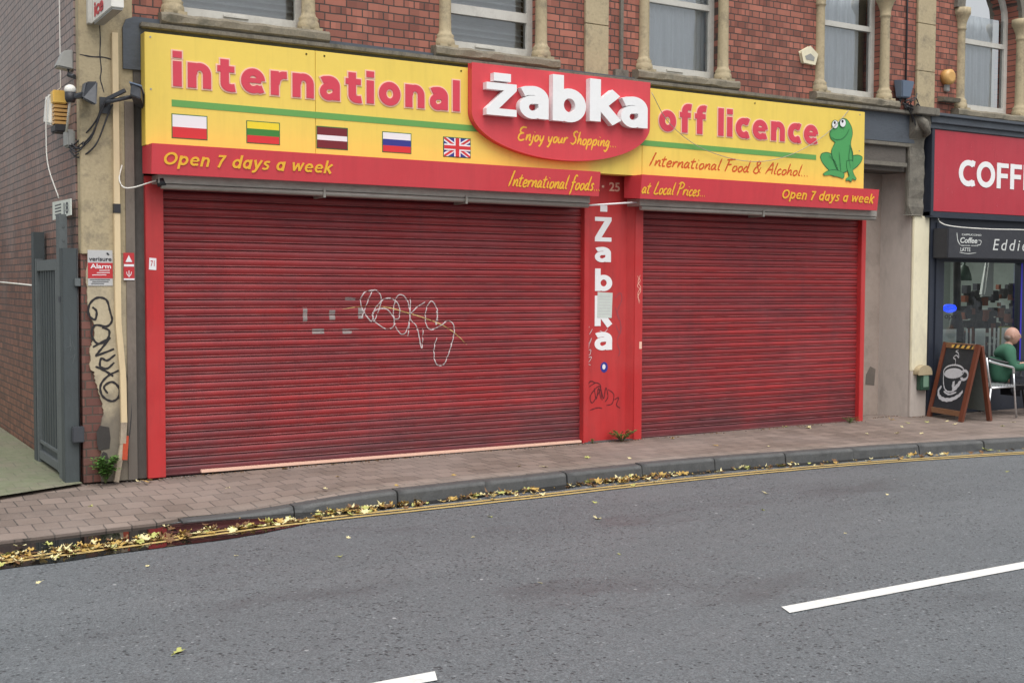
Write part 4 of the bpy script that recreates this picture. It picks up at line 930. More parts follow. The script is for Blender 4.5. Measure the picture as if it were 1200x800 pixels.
p_ = MB(); p_.box(-.855, -.735, .02, .16, 0, 2.05); gp2 = p_.build('gate_post', 'gate_metal', GT, .004)
MB().tube([(-.728, .03, 0), (-.728, .03, 2.05)], .006).build('gate_edge', 'black_plastic', GT)
MB().box(-.80, -.70, -.035, .02, .36, .50).build('lock_box', 'dark_casing', GT, .008)
for z in (1.72,): MB().box(-.76, -.71, -.01, .02, z, z+.07).build('hinge', 'gate_bare', GT, .004)
g = MB()
for i, stt in enumerate([[(-.80,1.30),(-.80,1.20),(-.83,1.19)],[(-.80,1.16),(-.78,1.24),(-.76,1.16)],[(-.80,1.10),(-.76,1.13),(-.78,1.05)]]): g.ribbon(front(.02), stt, .006, .002, seed=i)
g.build('scratched_tag', 'gate_bare', GT)

tp = MB(); tp.box(-.435, -.385, -.078, -.032, 1.40, 3.92)
tp.bar((-.41, -.055, 1.40), (-.375, -.055, .95), .05, .045, (0, 1, 0)); tp.bar((-.375, -.055, .95), (-.37, -.055, .52), .05, .045, (0, 1, 0))
TP = tp.build('cable_trunking', 'cream_plastic', None, 0); tag(TP, 'cream plastic trunking running down the corner pilaster, bent at the bottom', 'trunking')
MB().bar((-.37, -.055, .52), (-.385, -.06, .33), .05, .045, (0, 1, 0)).bar((-.385, -.06, .33), (-.45, -.085, .0), .042, .04, (0, 1, 0)).build('broken_end', 'cream_dirty', TP)
MB().box(-.438, -.382, -.084, -.03, 2.36, 2.44).build('trunking_clip', 'black_plastic', TP)
MB().bar((-.355, -.07, .40), (-.375, -.09, .19), .045, .012, (0, 1, 0)).build('red_flap', 'rust_red', TP)
MB().tube(smooth([(-.385, -.05, 1.2), (-.35, -.04, 1.0), (-.30, -.04, .7), (-.32, -.045, .4), (-.36, -.05, .3)], 5), .005).build('loose_wire', 'black_plastic', TP)

fa = front(-.031)
AL = tag(MB().poly(front(-.0305), [(-.655, 1.725), (-.445, 1.725), (-.445, 2.035), (-.655, 2.035)], .004).build('alarm_plate', 'sticker_grey'), 'grey and red alarm warning plate on the cream corner pilaster', 'sign')
fa = front(-.035)
MB().poly(fa, [(-.655, 1.79), (-.445, 1.79), (-.445, 1.925), (-.655, 1.925)], .001, .0005).build('red_panel', 'sticker_red', AL)
text_mb('verisure', fa, -.645, -.455, 1.94, 1.975, .0008, .02).build('lettering', 'black_ink', AL)
a_ = text_mb('Alarm', fa, -.635, -.46, 1.875, 1.915, .0008, .02, base=.002)
for q, (xx0, xx1) in enumerate(((-.56, -.47), (-.58, -.47), (-.62, -.50))): a_.poly(fa, [(xx0, 1.855-q*.02), (xx1, 1.857-q*.02), (xx1, 1.863-q*.02), (xx0, 1.861-q*.02)], .0008, .002)
a_.build('white_print', 'flag_white', AL)
a_ = MB()
for q, (xx0, xx1) in enumerate(((-.64, -.47), (-.62, -.48), (-.63, -.52))): a_.poly(fa, [(xx0, 1.775-q*.017), (xx1, 1.776-q*.017), (xx1, 1.781-q*.017), (xx0, 1.78-q*.017)], .0008, .001)
a_.poly(fa, [(-.50, 2.01), (-.485, 2.015), (-.47, 1.995), (-.485, 1.99)], .0008, .001); a_.build('small_print', 'black_ink', AL)
WP = tag(MB().poly(front(-.046), [(-.355, 1.775), (-.262, 1.775), (-.262, 2.015), (-.355, 2.015)], .004).build('warning_plate', 'sticker_red'), 'small red warning plate with white triangle right of the cream trunking', 'sign')
fa = front(-.0505); a_ = MB(); a_.poly(fa, [(-.338, 1.935), (-.28, 1.935), (-.309, 1.995)], .001, .0005); a_.poly(fa, [(-.352, 1.895), (-.265, 1.895), (-.265, 1.915), (-.352, 1.915)], .001, .0005)
a_.poly(fa, [(-.312, 1.80), (-.306, 1.80), (-.306, 1.86), (-.312, 1.86)], .001, .0005); a_.ribbon(fa, smooth([(-.33, 1.85), (-.325, 1.825), (-.309, 1.812), (-.293, 1.825), (-.288, 1.85)], 4), .006, .0018); a_.poly(fa, [(-.355, 1.776), (-.262, 1.776), (-.262, 1.79), (-.355, 1.79)], .001, .0005)
a_.build('white_symbol', 'flag_white', WP)

fsd = side(-.79)
SP = thing('street_plate', 'small white plate with dark print on the alley side wall above the gate', 'sign', (-.75, .4, 2.33))
MB().poly(side(-.775), [(-.82, 2.325), (.0, 2.335), (.0, 2.475), (-.82, 2.49)], .008).build('plate_board', 'plate_white', SP)
t_ = text_mb('18', side(-.783), -.30, -.10, 2.355, 2.455, .001, .02)
for q in range(4): t_.poly(side(-.783), [(-.70, 2.36+q*.028), (-.42, 2.36+q*.028), (-.42, 2.372+q*.028), (-.70, 2.372+q*.028)], .001)
t_.build('small_print', 'dark_casing', SP)

BB = thing('bell_box', 'white and amber alarm bell box on the alley side wall', 'alarm box', (-.80, .55, 3.12))
MB().hexa([(-.86, .52, 3.16), (-.86, .80, 3.20), (-.72, .80, 3.18), (-.72, .52, 3.14), (-.84, .54, 3.44), (-.84, .78, 3.46), (-.72, .78, 3.46), (-.72, .54, 3.44)]).build('casing', 'box_white', BB, .02)
b_ = MB(); b_.hexa([(-.84, .40, 3.34), (-.84, .52, 3.34), (-.72, .52, 3.34), (-.72, .40, 3.34), (-.84, .42, 3.46), (-.84, .54, 3.46), (-.72, .54, 3.46), (-.72, .42, 3.46)])
b_.build('amber_lens', 'amber_plastic', BB, .01)
b_ = MB()
for q in range(5): b_.box(-.83, -.72, .41, .52, 3.16+q*.036, 3.185+q*.036)
b_.build('lens_ribs', 'orange_plastic', BB); MB().box(-.83, -.72, .38, .60, 3.09, 3.155).build('sounder', 'black_plastic', BB, .01)
tag(MB().tube(smooth([(-.745, .62, 6.8), (-.74, .60, 5.2), (-.745, .56, 3.5)], 6)+smooth([(-.87, .55, 3.4), (-.875, .56, 3.1), (-.87, .52, 2.8), (-.80, .42, 2.5)], 8), .0055).build('white_wire', 'box_white'), 'thin white wire hanging down the alley side wall past the amber alarm box', 'wire')
tag(MB().tube([(-.80, 1.60, 1.72), (-.76, 4.5, 1.76), (-.745, 9, 1.8)], .008).build('pale_wire', 'box_white'), 'pale wire running level along the alley side wall behind the gate', 'wire')

FL = thing('floodlight', 'dark floodlight with round white sensor sticking out at the pilaster corner', 'floodlight', (-.75, -.15, 3.3))
MB().hexa([(-.74, -.30, 3.30), (-.63, -.34, 3.24), (-.60, -.06, 3.28), (-.70, -.03, 3.34), (-.70, -.30, 3.44), (-.60, -.26, 3.46), (-.585, -.05, 3.44), (-.68, -.04, 3.47)]).build('lamp_head', 'dark_casing', FL, .012)
MB().hexa([(-.80, -.15, 3.31), (-.72, -.19, 3.32), (-.70, -.12, 3.32), (-.78, -.09, 3.31), (-.80, -.15, 3.345), (-.70, -.22, 3.37), (-.68, -.13, 3.37), (-.78, -.09, 3.345)]).build('arm', 'dark_casing', FL)
MB().ball((-.80, -.13, 3.385), (.05, .05, .045)).build('sensor', 'box_white', FL); MB().lathe((-.80, -.13, 3.28), [(.035, 0), (.045, .03), (.045, .085)], 12).build('sensor_base', 'black_plastic', FL)
JB = thing('junction_box', 'pale grey junction box on the side wall under the floodlight', 'junction box', (-.76, .15, 2.92))
MB().box(-.79, -.72, .08, .26, 2.93, 3.08).build('casing', 'grey_plastic', JB, .015)
MB().tube([(-.79, .10, 3.06), (-.795, -.02, 3.2), (-.80, -.12, 3.29)], .010).build('pipe', 'box_white', JB)
CB = MB(); random.seed(11)
for a, b, sag in (((-.77, .10, 2.93), (-.50, -.10, 3.33), .10), ((-.765, .12, 2.92), (-.48, -.08, 3.34), .02), ((-.77, .1, 2.90), (-.44, -.08, 3.30), .16), ((-.755, .06, 2.95), (-.52, -.06, 3.30), .12)):
    a, b = Vector(a), Vector(b); mid = (a+b)/2+Vector((.02, -.08, -sag)); CB.tube(smooth([a, (a*2+mid)/3+Vector((0, -.03, -sag*.5)), mid, (b*2+mid)/3, b], 6), .0075, 6)
CB.tube(smooth([(-.77, .1, 2.94), (-.74, 0, 2.88), (-.70, -.05, 2.90), (-.68, -.05, 2.96), (-.72, 0, 2.92)], 6), .006, 6); CB.tube(smooth([(-.76, .1, 2.92), (-.75, .02, 2.85), (-.72, -.04, 2.86)], 6), .006, 6)
tag(CB.build('cable_bundle', 'black_plastic'), 'tangle of black cables looping from the junction box to the camera bracket', 'cable')
SC_ = thing('security_camera', 'boxy security camera on a bracket next to the left end of the yellow sign', 'security camera', (-.4, -.1, 3.3))
MB().hexa([(-.345, -.30, 3.36), (-.26, -.32, 3.33), (-.17, -.10, 3.27), (-.25, -.08, 3.30), (-.335, -.30, 3.46), (-.255, -.31, 3.43), (-.165, -.10, 3.36), (-.245, -.08, 3.39)]).build('camera_body', 'dark_casing', SC_, .008)
MB().hexa([(-.35, -.305, 3.462), (-.25, -.325, 3.435), (-.155, -.09, 3.362), (-.25, -.07, 3.395), (-.35, -.305, 3.474), (-.25, -.325, 3.447), (-.155, -.09, 3.374), (-.25, -.07, 3.407)]).build('sun_shield', 'blue_grey_plastic', SC_)
b_ = MB(); b_.tube([(-.50, -.04, 3.29), (-.49, -.12, 3.31), (-.28, -.18, 3.37)], .018, 8); b_.box(-.54, -.45, -.05, -.03, 3.22, 3.36); b_.bar((-.50, -.1, 3.33), (-.36, -.2, 3.41), .03, .03); b_.build('bracket', 'dark_casing', SC_)
OS = thing('pipe_hood', 'small grey vent hood high on the alley side wall by the corner', 'vent hood', (-.78, 0.05, 3.55))
MB().hexa([(-.86, .12, 3.62), (-.86, .28, 3.62), (-.72, .28, 3.60), (-.72, .12, 3.60), (-.80, .14, 3.76), (-.80, .26, 3.76), (-.72, .26, 3.78), (-.72, .14, 3.78)]).build('hood', 'grey_plastic', OS, .01)
MB().tube([(-.76, .15, 3.62), (-.76, .12, 3.55), (-.73, .05, 3.53)], .02).build('pipe', 'dark_casing', OS)
PS = thing('projecting_sign', 'white box sign with red letters projecting from the top of the pilaster', 'sign', (-.5, -.4, 4.0))
YN = -.78
prj = MB(); prj.box(-.60, -.50, YN, -.08, 3.98, 4.85); prj.build('sign_box', 'box_white', PS, .006)
prj = MB(); prj.box(-.59, -.51, YN+.01, -.09, 3.965, 3.979); prj.build('sign_underside', 'grey_plastic', PS)
text_mb('ice', side(-.601), .17, .50, 4.01, 4.13, .003, .03).build('lettering', 'sticker_red', PS)
MB().box(-.64, -.60, -.10, -.03, 3.97, 4.85).build('wall_bracket', 'window_white', PS, .004)
MB().tube([(-.44, -.1, 4.4), (-.44, -.03, 4.4)], .02).build('bracket', 'dark_casing', PS)
tag(MB().tube(smooth([(-.36, -.055, 2.78), (-.39, -.08, 2.66), (-.36, -.10, 2.585), (-.28, -.12, 2.585), (-.18, -.16, 2.62), (-.10, -.2, 2.65)], 6), .0065).build('white_flex', 'box_white'), 'short loop of white flex hanging left of the shutter box', 'wire')
tag(MB().tube(smooth([(5.29, -.30, 3.86), (5.60, -.24, 3.55), (6.1, -.235, 3.30), (6.8, -.235, 3.20), (7.4, -.235, 3.30), (7.95, -.235, 3.55), (8.3, -.22, 3.80), (8.45, -.21, 3.93)], 8), .004).build('dark_wire', 'aluminium'), 'thin slack wire drooping across the right half of the yellow sign', 'wire')

AP = thing('alarm_box', 'white pentagonal alarm box on the brick wall left of the fourth window', 'alarm box', (7.97, -.06, 4.45))
hx = [(7.80, 4.61), (7.84, 4.49), (8.02, 4.48), (8.06, 4.60), (7.94, 4.68)]
MB().poly(front(0), hx, .05).build('casing', 'pillar_cream', AP, .012); MB().poly(front(-.05), [(7.85, 4.56), (7.87, 4.52), (8.0, 4.515), (8.01, 4.56), (7.94, 4.60)], .003, .001).build('label_plate', 'grey_plastic', AP)
OB = thing('siren', 'round orange siren on the brick wall left of the fifth window', 'siren', (10.48, -.08, 4.45))
MB().tube([(10.50, 0, 4.55), (10.50, -.09, 4.55), (10.50, -.11, 4.55)], [.105, .10, .06], 24).build('lens', 'orange_plastic', OB); MB().box(10.46, 10.54, -.05, 0, 4.36, 4.46).build('mounting', 'grey_plastic', OB, .01)
BF = thing('lamp_unit', 'blue grey lamp unit on the brick wall above the blocked doorway', 'floodlight', (9.57, -.08, 4.15))
MB().hexa([(9.50, -.14, 4.19), (9.66, -.14, 4.19), (9.66, -.03, 4.19), (9.50, -.03, 4.19), (9.45, -.18, 4.40), (9.69, -.18, 4.40), (9.69, -.03, 4.42), (9.45, -.03, 4.42)]).build('casing', 'blue_grey_plastic', BF, .012)
MB().tube([(9.57, -.06, 4.20), (9.57, -.02, 4.12)], .02).build('bracket', 'dark_casing', BF)
tg = MB(); random.seed(21)
for i in range(9):
    p = Vector((9.58+random.uniform(-.05, .05), -.12, 4.12)); pts = [p]
    for j in range(4): p = p+Vector((random.uniform(-.02, .12), random.uniform(-.05, .02), random.uniform(-.12, .06))); pts.append(p.copy())
    tg.tube(smooth(pts, 4), .008, 6)
tag(tg.build('cable_tangle', 'black_plastic'), 'knot of black cables where the fascia meets the coffee shop cornice', 'cable')

MT = thing('meter_box', 'small green meter box with rounded stone hood at the foot of the cream pillar', 'meter box', (10.06, -.1, .33))
MB().box(10.0, 10.18, -.11, -.036, .36, .60).build('casing', 'meter_green', MT, .008); MB().box(10.04, 10.15, -.117, -.11, .40, .56).build('door', 'meter_light', MT, .004)
MB().poly(front(-.036), [(9.94, .57)] + [(10.07+.13*-math.cos(t), .60+.09*math.sin(t)) for t in [math.pi*j/12 for j in range(13)]] + [(10.20, .57)], .09).build('hood', 'stone_cream', MT, .006)

# ------------------------------------------------------------------ coffee shop
CF = thing('coffee_shop', 'dark navy coffee shop front with big glass window at the right edge', 'shop front', (11.9, .5, 0))
s = MB(); s.box(10.205, 10.50, -.05, .10, 0, 2.72); s.box(10.50, 13.8, -.03, .10, 2.08, 2.72); s.box(10.50, 13.8, -.02, .10, 0, .62); s.box(10.50, 13.8, -.06, .10, .62, .70); s.box(12.20, 12.42, -.03, .10, .70, 2.08); s.box(10.31, 10.39, -.07, -.05, .2, 2.6)
s.build('shop_frame', 'cafe_navy', CF, .005)
MB().add([Vector(p) for p in ((10.5, .03, .7), (12.2, .03, .7), (12.2, .03, 2.08), (10.5, .03, 2.08), (12.42, .03, .7), (13.8, .03, .7), (13.8, .03, 2.08), (12.42, .03, 2.08))], [[0, 1, 2, 3], [4, 5, 6, 7]]).build('shop_window', 'shop_glass', CF)
s = MB(); s.box(10.02, 13.8, -.18, .0, 3.90, 3.99).box(10.0, 13.8, -.22, .0, 3.99, 4.03).box(10.05, 13.8, -.14, 0, 3.83, 3.90); s.build('cornice', 'fascia_slate', CF, .006)
s = MB(); s.box(10.10, 10.16, -.13, .0, 2.68, 3.83).box(10.1, 13.8, -.12, .0, 2.66, 2.74); s.build('sign_surround', 'cafe_navy', CF, .004)
s = MB(); s.box(10.4, 13.8, 2.4, 2.5, 0, 2.6).box(10.4, 10.45, .12, 2.9, 0, 2.6).box(13.7, 13.8, .12, 2.9, 0, 2.6).box(10.4, 13.8, .1, 3.0, 2.55, 2.6); s.build('room_wall', 'room_grey', CF)
MB().box(10.4, 13.8, .1, 3.0, -.01, .02).build('room_floor', 'room_dark', CF)
fcs = MB()
for x0, x1 in ((10.52, 10.90), (11.10, 11.14), (11.19, 11.22), (11.30, 11.52), (11.60, 11.64), (11.70, 11.74), (11.79, 11.83), (11.88, 12.02), (12.07, 12.10)): fcs.box(x0, x1, .05, .055, .72, 1.16)
fcs.build('frosted_band', 'cloth_white', CF)
text_mb('open', front(.029), 10.62, 10.92, 1.28, 1.36, .001, .01).build('window_lettering', 'black_ink', CF)
tag(MB().tube([(11.12, .22, 0), (11.12, .22, 1.15), (11.12, .22, 1.4), (11.08, .22, 2.5)], [.10, .10, .05, .05]).build('cafe_post', 'room_dark'), 'dark post standing inside the coffee shop window', 'post')
NE = MB(); NE.tube(smooth([(10.80, .2, 1.43), (10.84, .2, 1.475), (10.93, .2, 1.485), (11.04, .2, 1.47), (11.05, .2, 1.42), (10.92, .2, 1.395), (10.80, .2, 1.43)], 5), .016, 6); NE.tube([(10.84, .2, 1.44), (11.02, .2, 1.44)], .022, 6)
tag(NE.build('neon_sign', 'neon_blue'), 'glowing blue neon sign inside the coffee shop window', 'neon sign')
tag(MB().lathe((11.48, .4, 1.83), [(.11, 0), (.10, .08), (.06, .2), (.02, .22), (.01, .7)], 14).build('pendant_lamp', 'lamp_green'), 'dark green pendant lamp hanging in the coffee shop window', 'lamp')
tag(MB().hexa([(12.05, .5, 1.60), (12.30, .5, 1.60), (12.30, .6, 1.60), (12.05, .6, 1.60), (12.15, .5, 2.2), (12.30, .5, 2.2), (12.30, .56, 2.2), (12.15, .56, 2.2)]).build('hanging_cloth', 'cloth_white', None, .03), 'white cloth hanging inside the coffee shop', 'cloth')
tag(MB().box(11.9, 12.5, 1.40, 1.45, 2.14, 2.17).build('tube_lamp', 'tube_light'), 'warm strip lamp hanging inside the coffee shop', 'lamp')
cl_ = bpy.data.lights.new('cafe_lamp', 'AREA'); cl_.energy = 45; cl_.size = 1.8; cl_.color = (1, .95, .88); clo = bpy.data.objects.new('cafe_lamp', cl_); C.objects.link(clo); clo.location = (11.8, 1.5, 2.5)
tag(MB().box(12.36, 12.62, .45, .46, .80, 1.16).build('yellow_poster', 'poster'), 'yellow green poster behind the seated man inside the coffee shop', 'poster')
random.seed(31); sh_ = MB()
for i in range(110): x = random.uniform(12.25, 13.5); z = random.uniform(.8, 1.75); r_ = random.uniform(.02, .06); sh_.box(x-r_, x+r_, 1.0-r_, 1.0+r_, z-r_*1.4, z+r_*1.2, random.choice((0, 0, 1, 2)))
sh_.box(12.35, 13.6, .9, 1.2, 0, .85); SH_ = sh_.build('cafe_shelf', ['room_dark', 'trouser_dark', 'wood_brown']); tag(SH_, 'dark cluttered shelf seen through the coffee shop glass', 'shelf')
MB().box(12.17, 12.20, -.034, -.03, .7, 2.08).build('led_strip', 'led_blue', CF)
CS = thing('cafe_sign', 'glossy crimson fascia sign with white capital letters over the coffee shop', 'shop sign', (11.9, -.1, 2.74))
MB().box(10.165, 13.8, -.12, -.0, 2.745, 3.825).build('sign_board', 'cafe_red', CS, .003)
sans_mb('COFFEE', front(-.12), 10.66, 12.60, 3.10, 3.46, .004, .15, 0, .06).build('lettering', 'letter_white', CS)
AW = thing('awning_box', 'black awning box with white handwritten name and cup drawing above the coffee shop window', 'awning', (11.9, -.2, 2.1))
MB().box(10.25, 13.8, -.30, -.055, 2.12, 2.52).build('casing', 'awning_black', AW, .01)
fw = front(-.30)
script = text_mb("Eddie's", fw, 11.17, 12.15, 2.24, 2.40, .002, .0, .2, 1.35); script.build('lettering', 'cloth_white', AW)
lg = text_mb('Coffee', fw, 10.49, 10.84, 2.325, 2.40, .002, .02, .2); text_mb('CAPPUCCINO', fw, 10.52, 10.92, 2.425, 2.45, .002, .01, mb=lg); text_mb('LATTE', fw, 10.50, 10.70, 2.215, 2.265, .002, .015, mb=lg); text_mb('espresso mocha', fw, 10.50, 10.86, 2.28, 2.305, .002, .01, mb=lg)
lg.ribbon(fw, smooth([(10.42, 2.46), (10.44, 2.36), (10.49, 2.30)], 4), .014, .002); lg.ribbon(fw, smooth([(10.86, 2.37), (10.92, 2.36), (10.90, 2.31), (10.84, 2.31)], 4), .010, .002); lg.ribbon(fw, smooth([(10.48, 2.20), (10.65, 2.185), (10.82, 2.20)], 4), .008, .002)
lg.build('cup_drawing', 'cloth_white', AW)
tag(MB().tube(smooth([(10.30, -.07, 2.72), (10.34, -.1, 2.60), (10.5, -.2, 2.545), (11.2, -.22, 2.53), (12.0, -.22, 2.54), (13.7, -.22, 2.54)], 6), .008).build('white_cable', 'box_white'), 'white cable lying along the top of the black awning box', 'cable')

# sandwich board
AB = thing('sandwich_board', 'wooden sandwich board with a chalk drawing of a coffee cup outside the coffee shop', 'sandwich board', (10.3, -.45, 0))
TL, TR = Vector((10.38, -.20, 1.0)), Vector((10.21, -.84, 1.0))
FLt, FR = Vector((10.19, -.10, 0)), Vector((10.02, -.74, 0)); dd = Vector((.44, -.10, 0))
w1 = MB(); w1.bar(FLt, TL, .05, .06, (0, 1, 0)); w1.build('leg', 'wood_brown', AB, .004); w1 = MB(); w1.bar(FR, TR, .05, .06, (0, 1, 0)); w1.build('leg', 'wood_brown', AB, .004)
w1 = MB(); w1.bar(FLt+dd, TL+Vector((.035, 0, -.02)), .05, .06, (0, 1, 0)); w1.build('leg', 'wood_brown', AB, .004); w1 = MB(); w1.bar(FR+dd, TR+Vector((.035, -.01, -.02)), .05, .06, (0, 1, 0)); w1.build('leg', 'wood_brown', AB, .004)
def onb(a, b): return FLt.lerp(FR, a).lerp(TL.lerp(TR, a), b)
un = (FR-FLt).normalized(); upv = (onb(.5, 1)-onb(.5, 0)).normalized(); nn = upv.cross(un).normalized()
if nn.x > 0: nn = -nn
w1 = MB(); w1.bar(onb(.03, .10), onb(.97, .10), .03, .07); w1.build('bottom_rail', 'wood_tan', AB); w1 = MB(); w1.bar(onb(.03, .965), onb(.97, .965), .035, .07); tr_ = w1.build('top_rail', 'wood_tan', AB)
w1 = MB()
for a in (.30, .46, .62, .78):
    q = [onb(a, .935)+nn*.022, onb(a+.07, .935)+nn*.022, onb(a+.13, .995)+nn*.022, onb(a+.06, .995)+nn*.022]; w1.add(q, [[0, 1, 2, 3]])
w1.build('hazard_tape', 'black_ink', tr_)
w1 = MB(); w1.add([onb(.24, .934)+nn*.0195, onb(.90, .934)+nn*.0195, onb(.90, .996)+nn*.0195, onb(.24, .996)+nn*.0195], [[0, 1, 2, 3]]); w1.build('tape_ground', 'amber_plastic', tr_)
w1 = MB(); b0_ = [onb(.04, .12), onb(.96, .12), onb(.96, .94), onb(.04, .94)]; w1.hexa([p-nn*.006 for p in b0_]+[p+nn*.002 for p in b0_]); w1.build('chalkboard', 'chalkboard', AB)
w1 = MB(); b0_ = [p+Vector((.0, 0, 0)) for p in (FLt+dd*1+Vector((-.01, 0, .12)), FR+dd+Vector((-.01, 0, .12)), TR+Vector((.03, 0, -.07)), TL+Vector((.03, 0, -.07)))]; w1.hexa([p for p in b0_]+[p+Vector((.008, 0, 0)) for p in b0_]); w1.build('rear_board', 'room_grey', AB)
cfr = F(onb(0, 0), un*(FR-FLt).length, upv*(onb(.5, 1)-onb(.5, 0)).length, nn); cfr.n = nn
def cf(u, v): return ((u-165)/255*.84+.08-.10*(1-(v-200)/480)*0, 1-(v-185)/540)
def cupxy(u, v):                              # from a front-on sketch of the board to its own width and height
    a = b = .5
    for _ in range(12):
        lx, rx_ = 105+100*b, 345+85*b; a = (u-lx)/(rx_-lx); lo_, hi_ = 680+60*a, 200+15*a; b = (lo_-v)/(lo_-hi_)
    return (.06+.88*a, .10+.84*b)
ch = MB()
def line(pts, w, i): ch.ribbon(cfr, [Vector(cupxy(*p)) for p in smooth(pts, 6)], w, .004, taper=.7, seed=i)
def el(cx, cy, rx, ry, a0=0, a1=360, n=24): return [(cx+rx*math.cos(R(a0+(a1-a0)*j/n)), cy+ry*math.sin(R(a0+(a1-a0)*j/n))) for j in range(n+1)]
line(el(270, 392, 82, 50, n=18), .022, 0); line([(188,400),(188,460),(200,520),(230,550),(280,545),(320,500),(345,440)], .02, 1); line(el(355, 425, 30, 36, -130, 150, 12), .035, 2)
line([(330,475),(300,515),(265,540)], .07, 3); line([(175,505),(152,535),(158,580),(200,610),(260,615),(320,590),(352,555)], .05, 4); line([(195,545),(240,572),(300,560)], .025, 5)
line([(280,340),(280,300),(262,285),(285,265),(305,285),(300,250),(280,235),(300,225)], .014, 6); line([(225,405),(260,395),(310,405)], .02, 7); line([(275,470),(270,520)], .07, 8)
ch.poly(cfr, [cupxy(*p) for p in el(268, 402, 72, 36, n=18)[:-1]], .001, .003)
ch.build('chalk_cup', 'chalk', AB)

# aluminium chair, side on
def chair(px, py, mt, label, seat_m):
    t = thing('cafe_chair', label, 'chair', (px, py, 0), 'chairs outside the coffee shop')
    P = lambda x, y, z: (px+x, py+y, z)
    for sy in (-.24, .24):
        MB().tube([P(.30, sy, 0), P(.24, sy, .42), P(.22, sy, .60)], .013).build('leg', mt, t)
        MB().tube([P(-.30, sy, 0), P(-.24, sy, .42)], .013).build('leg', mt, t)
        MB().tube(smooth([P(.22, sy, .60), P(.20, sy*1.04, .665), P(.12, sy*1.06, .69), P(-.12, sy*1.06, .735), P(-.30, sy, .78)], 5), .016).build('armrest', mt, t)
        MB().tube([P(-.24, sy, .42), P(-.30, sy, .62), P(-.34, sy, .82)], .013).build('back_post', mt, t)
    s = MB()
    for j in range(8): s.box(px-.24+j*.06, px-.24+j*.06+.045, py-.23, py+.23, .435, .45)
    s.tube([P(-.24, -.23, .42), P(.25, -.23, .42)], .012).tube([P(-.24, .23, .42), P(.25, .23, .42)], .012); s.build('seat', seat_m, t)
    b = MB()
    for j in range(4): z = .58+j*.065; b.bar(P(-.29-.018*j, -.23, z), P(-.29-.018*j, .23, z), .012, .045)
    b.build('backrest', seat_m, t); return t
chair(10.78, -.55, 'chrome', 'silver aluminium armchair just behind the sandwich board', 'chrome')
chair(11.35, -.44, 'black_plastic', 'black armchair the man in green sits on', 'black_plastic').rotation_euler.z = R(-42)
TB = thing('cafe_table', 'round black cafe table in front of the seated man', 'table', (12.2, -.55, 0))
MB().lathe((12.22, -.62, .70), [(.34, 0), (.35, .01), (.35, .03), (.34, .04)], 28).build('tabletop', 'black_plastic', TB); MB().tube([(12.22, -.62, .05), (12.22, -.62, .70)], .03).build('pedestal', 'black_plastic', TB)
for a in (0.5, 2.07, 3.64, 5.21): MB().tube([(12.22, -.62, .08), (12.22+.28*math.cos(a), -.62+.28*math.sin(a), .015)], .018).build('leg', 'black_plastic', TB)

# seated man (one skinned body, head with a face, clothing as children)
def skin_obj(name, joints, links, mat, parent, sub=2, root=0):
    me = bpy.data.meshes.new(name); o = Vector(joints[root][:3]); me.from_pydata([Vector(j[:3])-o for j in joints], links, [])
    ob = bpy.data.objects.new(name, me); C.objects.link(ob)
    sk = ob.modifiers.new('skin', 'SKIN'); sv = me.skin_vertices[0].data if me.skin_vertices else None
    if sv is None:
        bm = bmesh.new(); bm.from_mesh(me); bm.verts.layers.skin.verify(); bm.to_mesh(me); bm.free(); sv = me.skin_vertices[0].data
    for i, j in enumerate(joints): sv[i].radius = (j[3], j[4] if len(j) > 4 else j[3]); sv[i].use_root = (i == root)
    su = ob.modifiers.new('sub', 'SUBSURF'); su.levels = sub; su.render_levels = sub
    bpy.context.view_layer.update()
    me2 = bpy.data.meshes.new_from_object(ob.evaluated_get(bpy.context.evaluated_depsgraph_get())); bpy.data.objects.remove(ob)
    me2.materials.clear(); me2.materials.append(MATS[mat])
    for p in me2.polygons: p.use_smooth = True
    r = bpy.data.objects.new(name, me2); C.objects.link(r); r.location = o-(WO[parent.name] if parent else Vector()); WO[r.name] = o
    if parent: r.parent = parent
    return r
mx, my = 11.30, -.42
def J(x, y, z, r, r2=None): return (mx+x, my+y, z-(.05 if z > .3 else 0), r, r2 or r)
jt = [J(.02,0,.52,.09,.11), J(.0,0,.66,.09,.11), J(.01,0,.82,.10,.12), J(.03,0,.93,.08,.10), J(.06,0,1.0,.055), J(.085,0,1.07,.05),
      J(.03,-.17,.90,.055), J(.08,-.24,.70,.045), J(.30,-.20,.73,.035), J(.03,.17,.90,.055), J(.08,.24,.70,.045), J(.30,.18,.73,.035),
      J(.10,-.10,.48,.06), J(.45,-.12,.49,.05), J(.47,-.12,.12,.045), J(.10,.10,.48,.06), J(.45,.12,.49,.05), J(.47,.12,.12,.045), J(.60,-.12,.05,.035), J(.60,.12,.05,.035),
      J(.36,-.20,.735,.03), J(.36,.18,.735,.03)]
ln = [(0,1),(1,2),(2,3),(3,4),(4,5),(3,6),(6,7),(7,8),(3,9),(9,10),(10,11),(0,12),(12,13),(13,14),(0,15),(15,16),(16,17),(14,18),(17,19),(8,20),(11,21)]
man = skin_obj('person', jt, ln, 'skin', None); tag(man, 'bald man in a green jumper sitting outside the coffee shop facing right', 'person')
for sy in (-1, 1):                            # fingers
    yb = -.20 if sy < 0 else .18
    for q, L_ in enumerate((.065, .078, .074, .058)):
        y = yb+(q-1.5)*.02
        skin_obj('finger', [J(.385,y,.742,.010), J(.40+L_*.5,y,.748,.009), J(.40+L_,y*1.0,.738,.0075)], [(0,1),(1,2)], 'skin', man, 1)
    skin_obj('thumb', [J(.35,yb-sy*.025,.74,.011), J(.385,yb-sy*.052,.745,.010), J(.42,yb-sy*.06,.74,.008)], [(0,1),(1,2)], 'skin', man, 1)
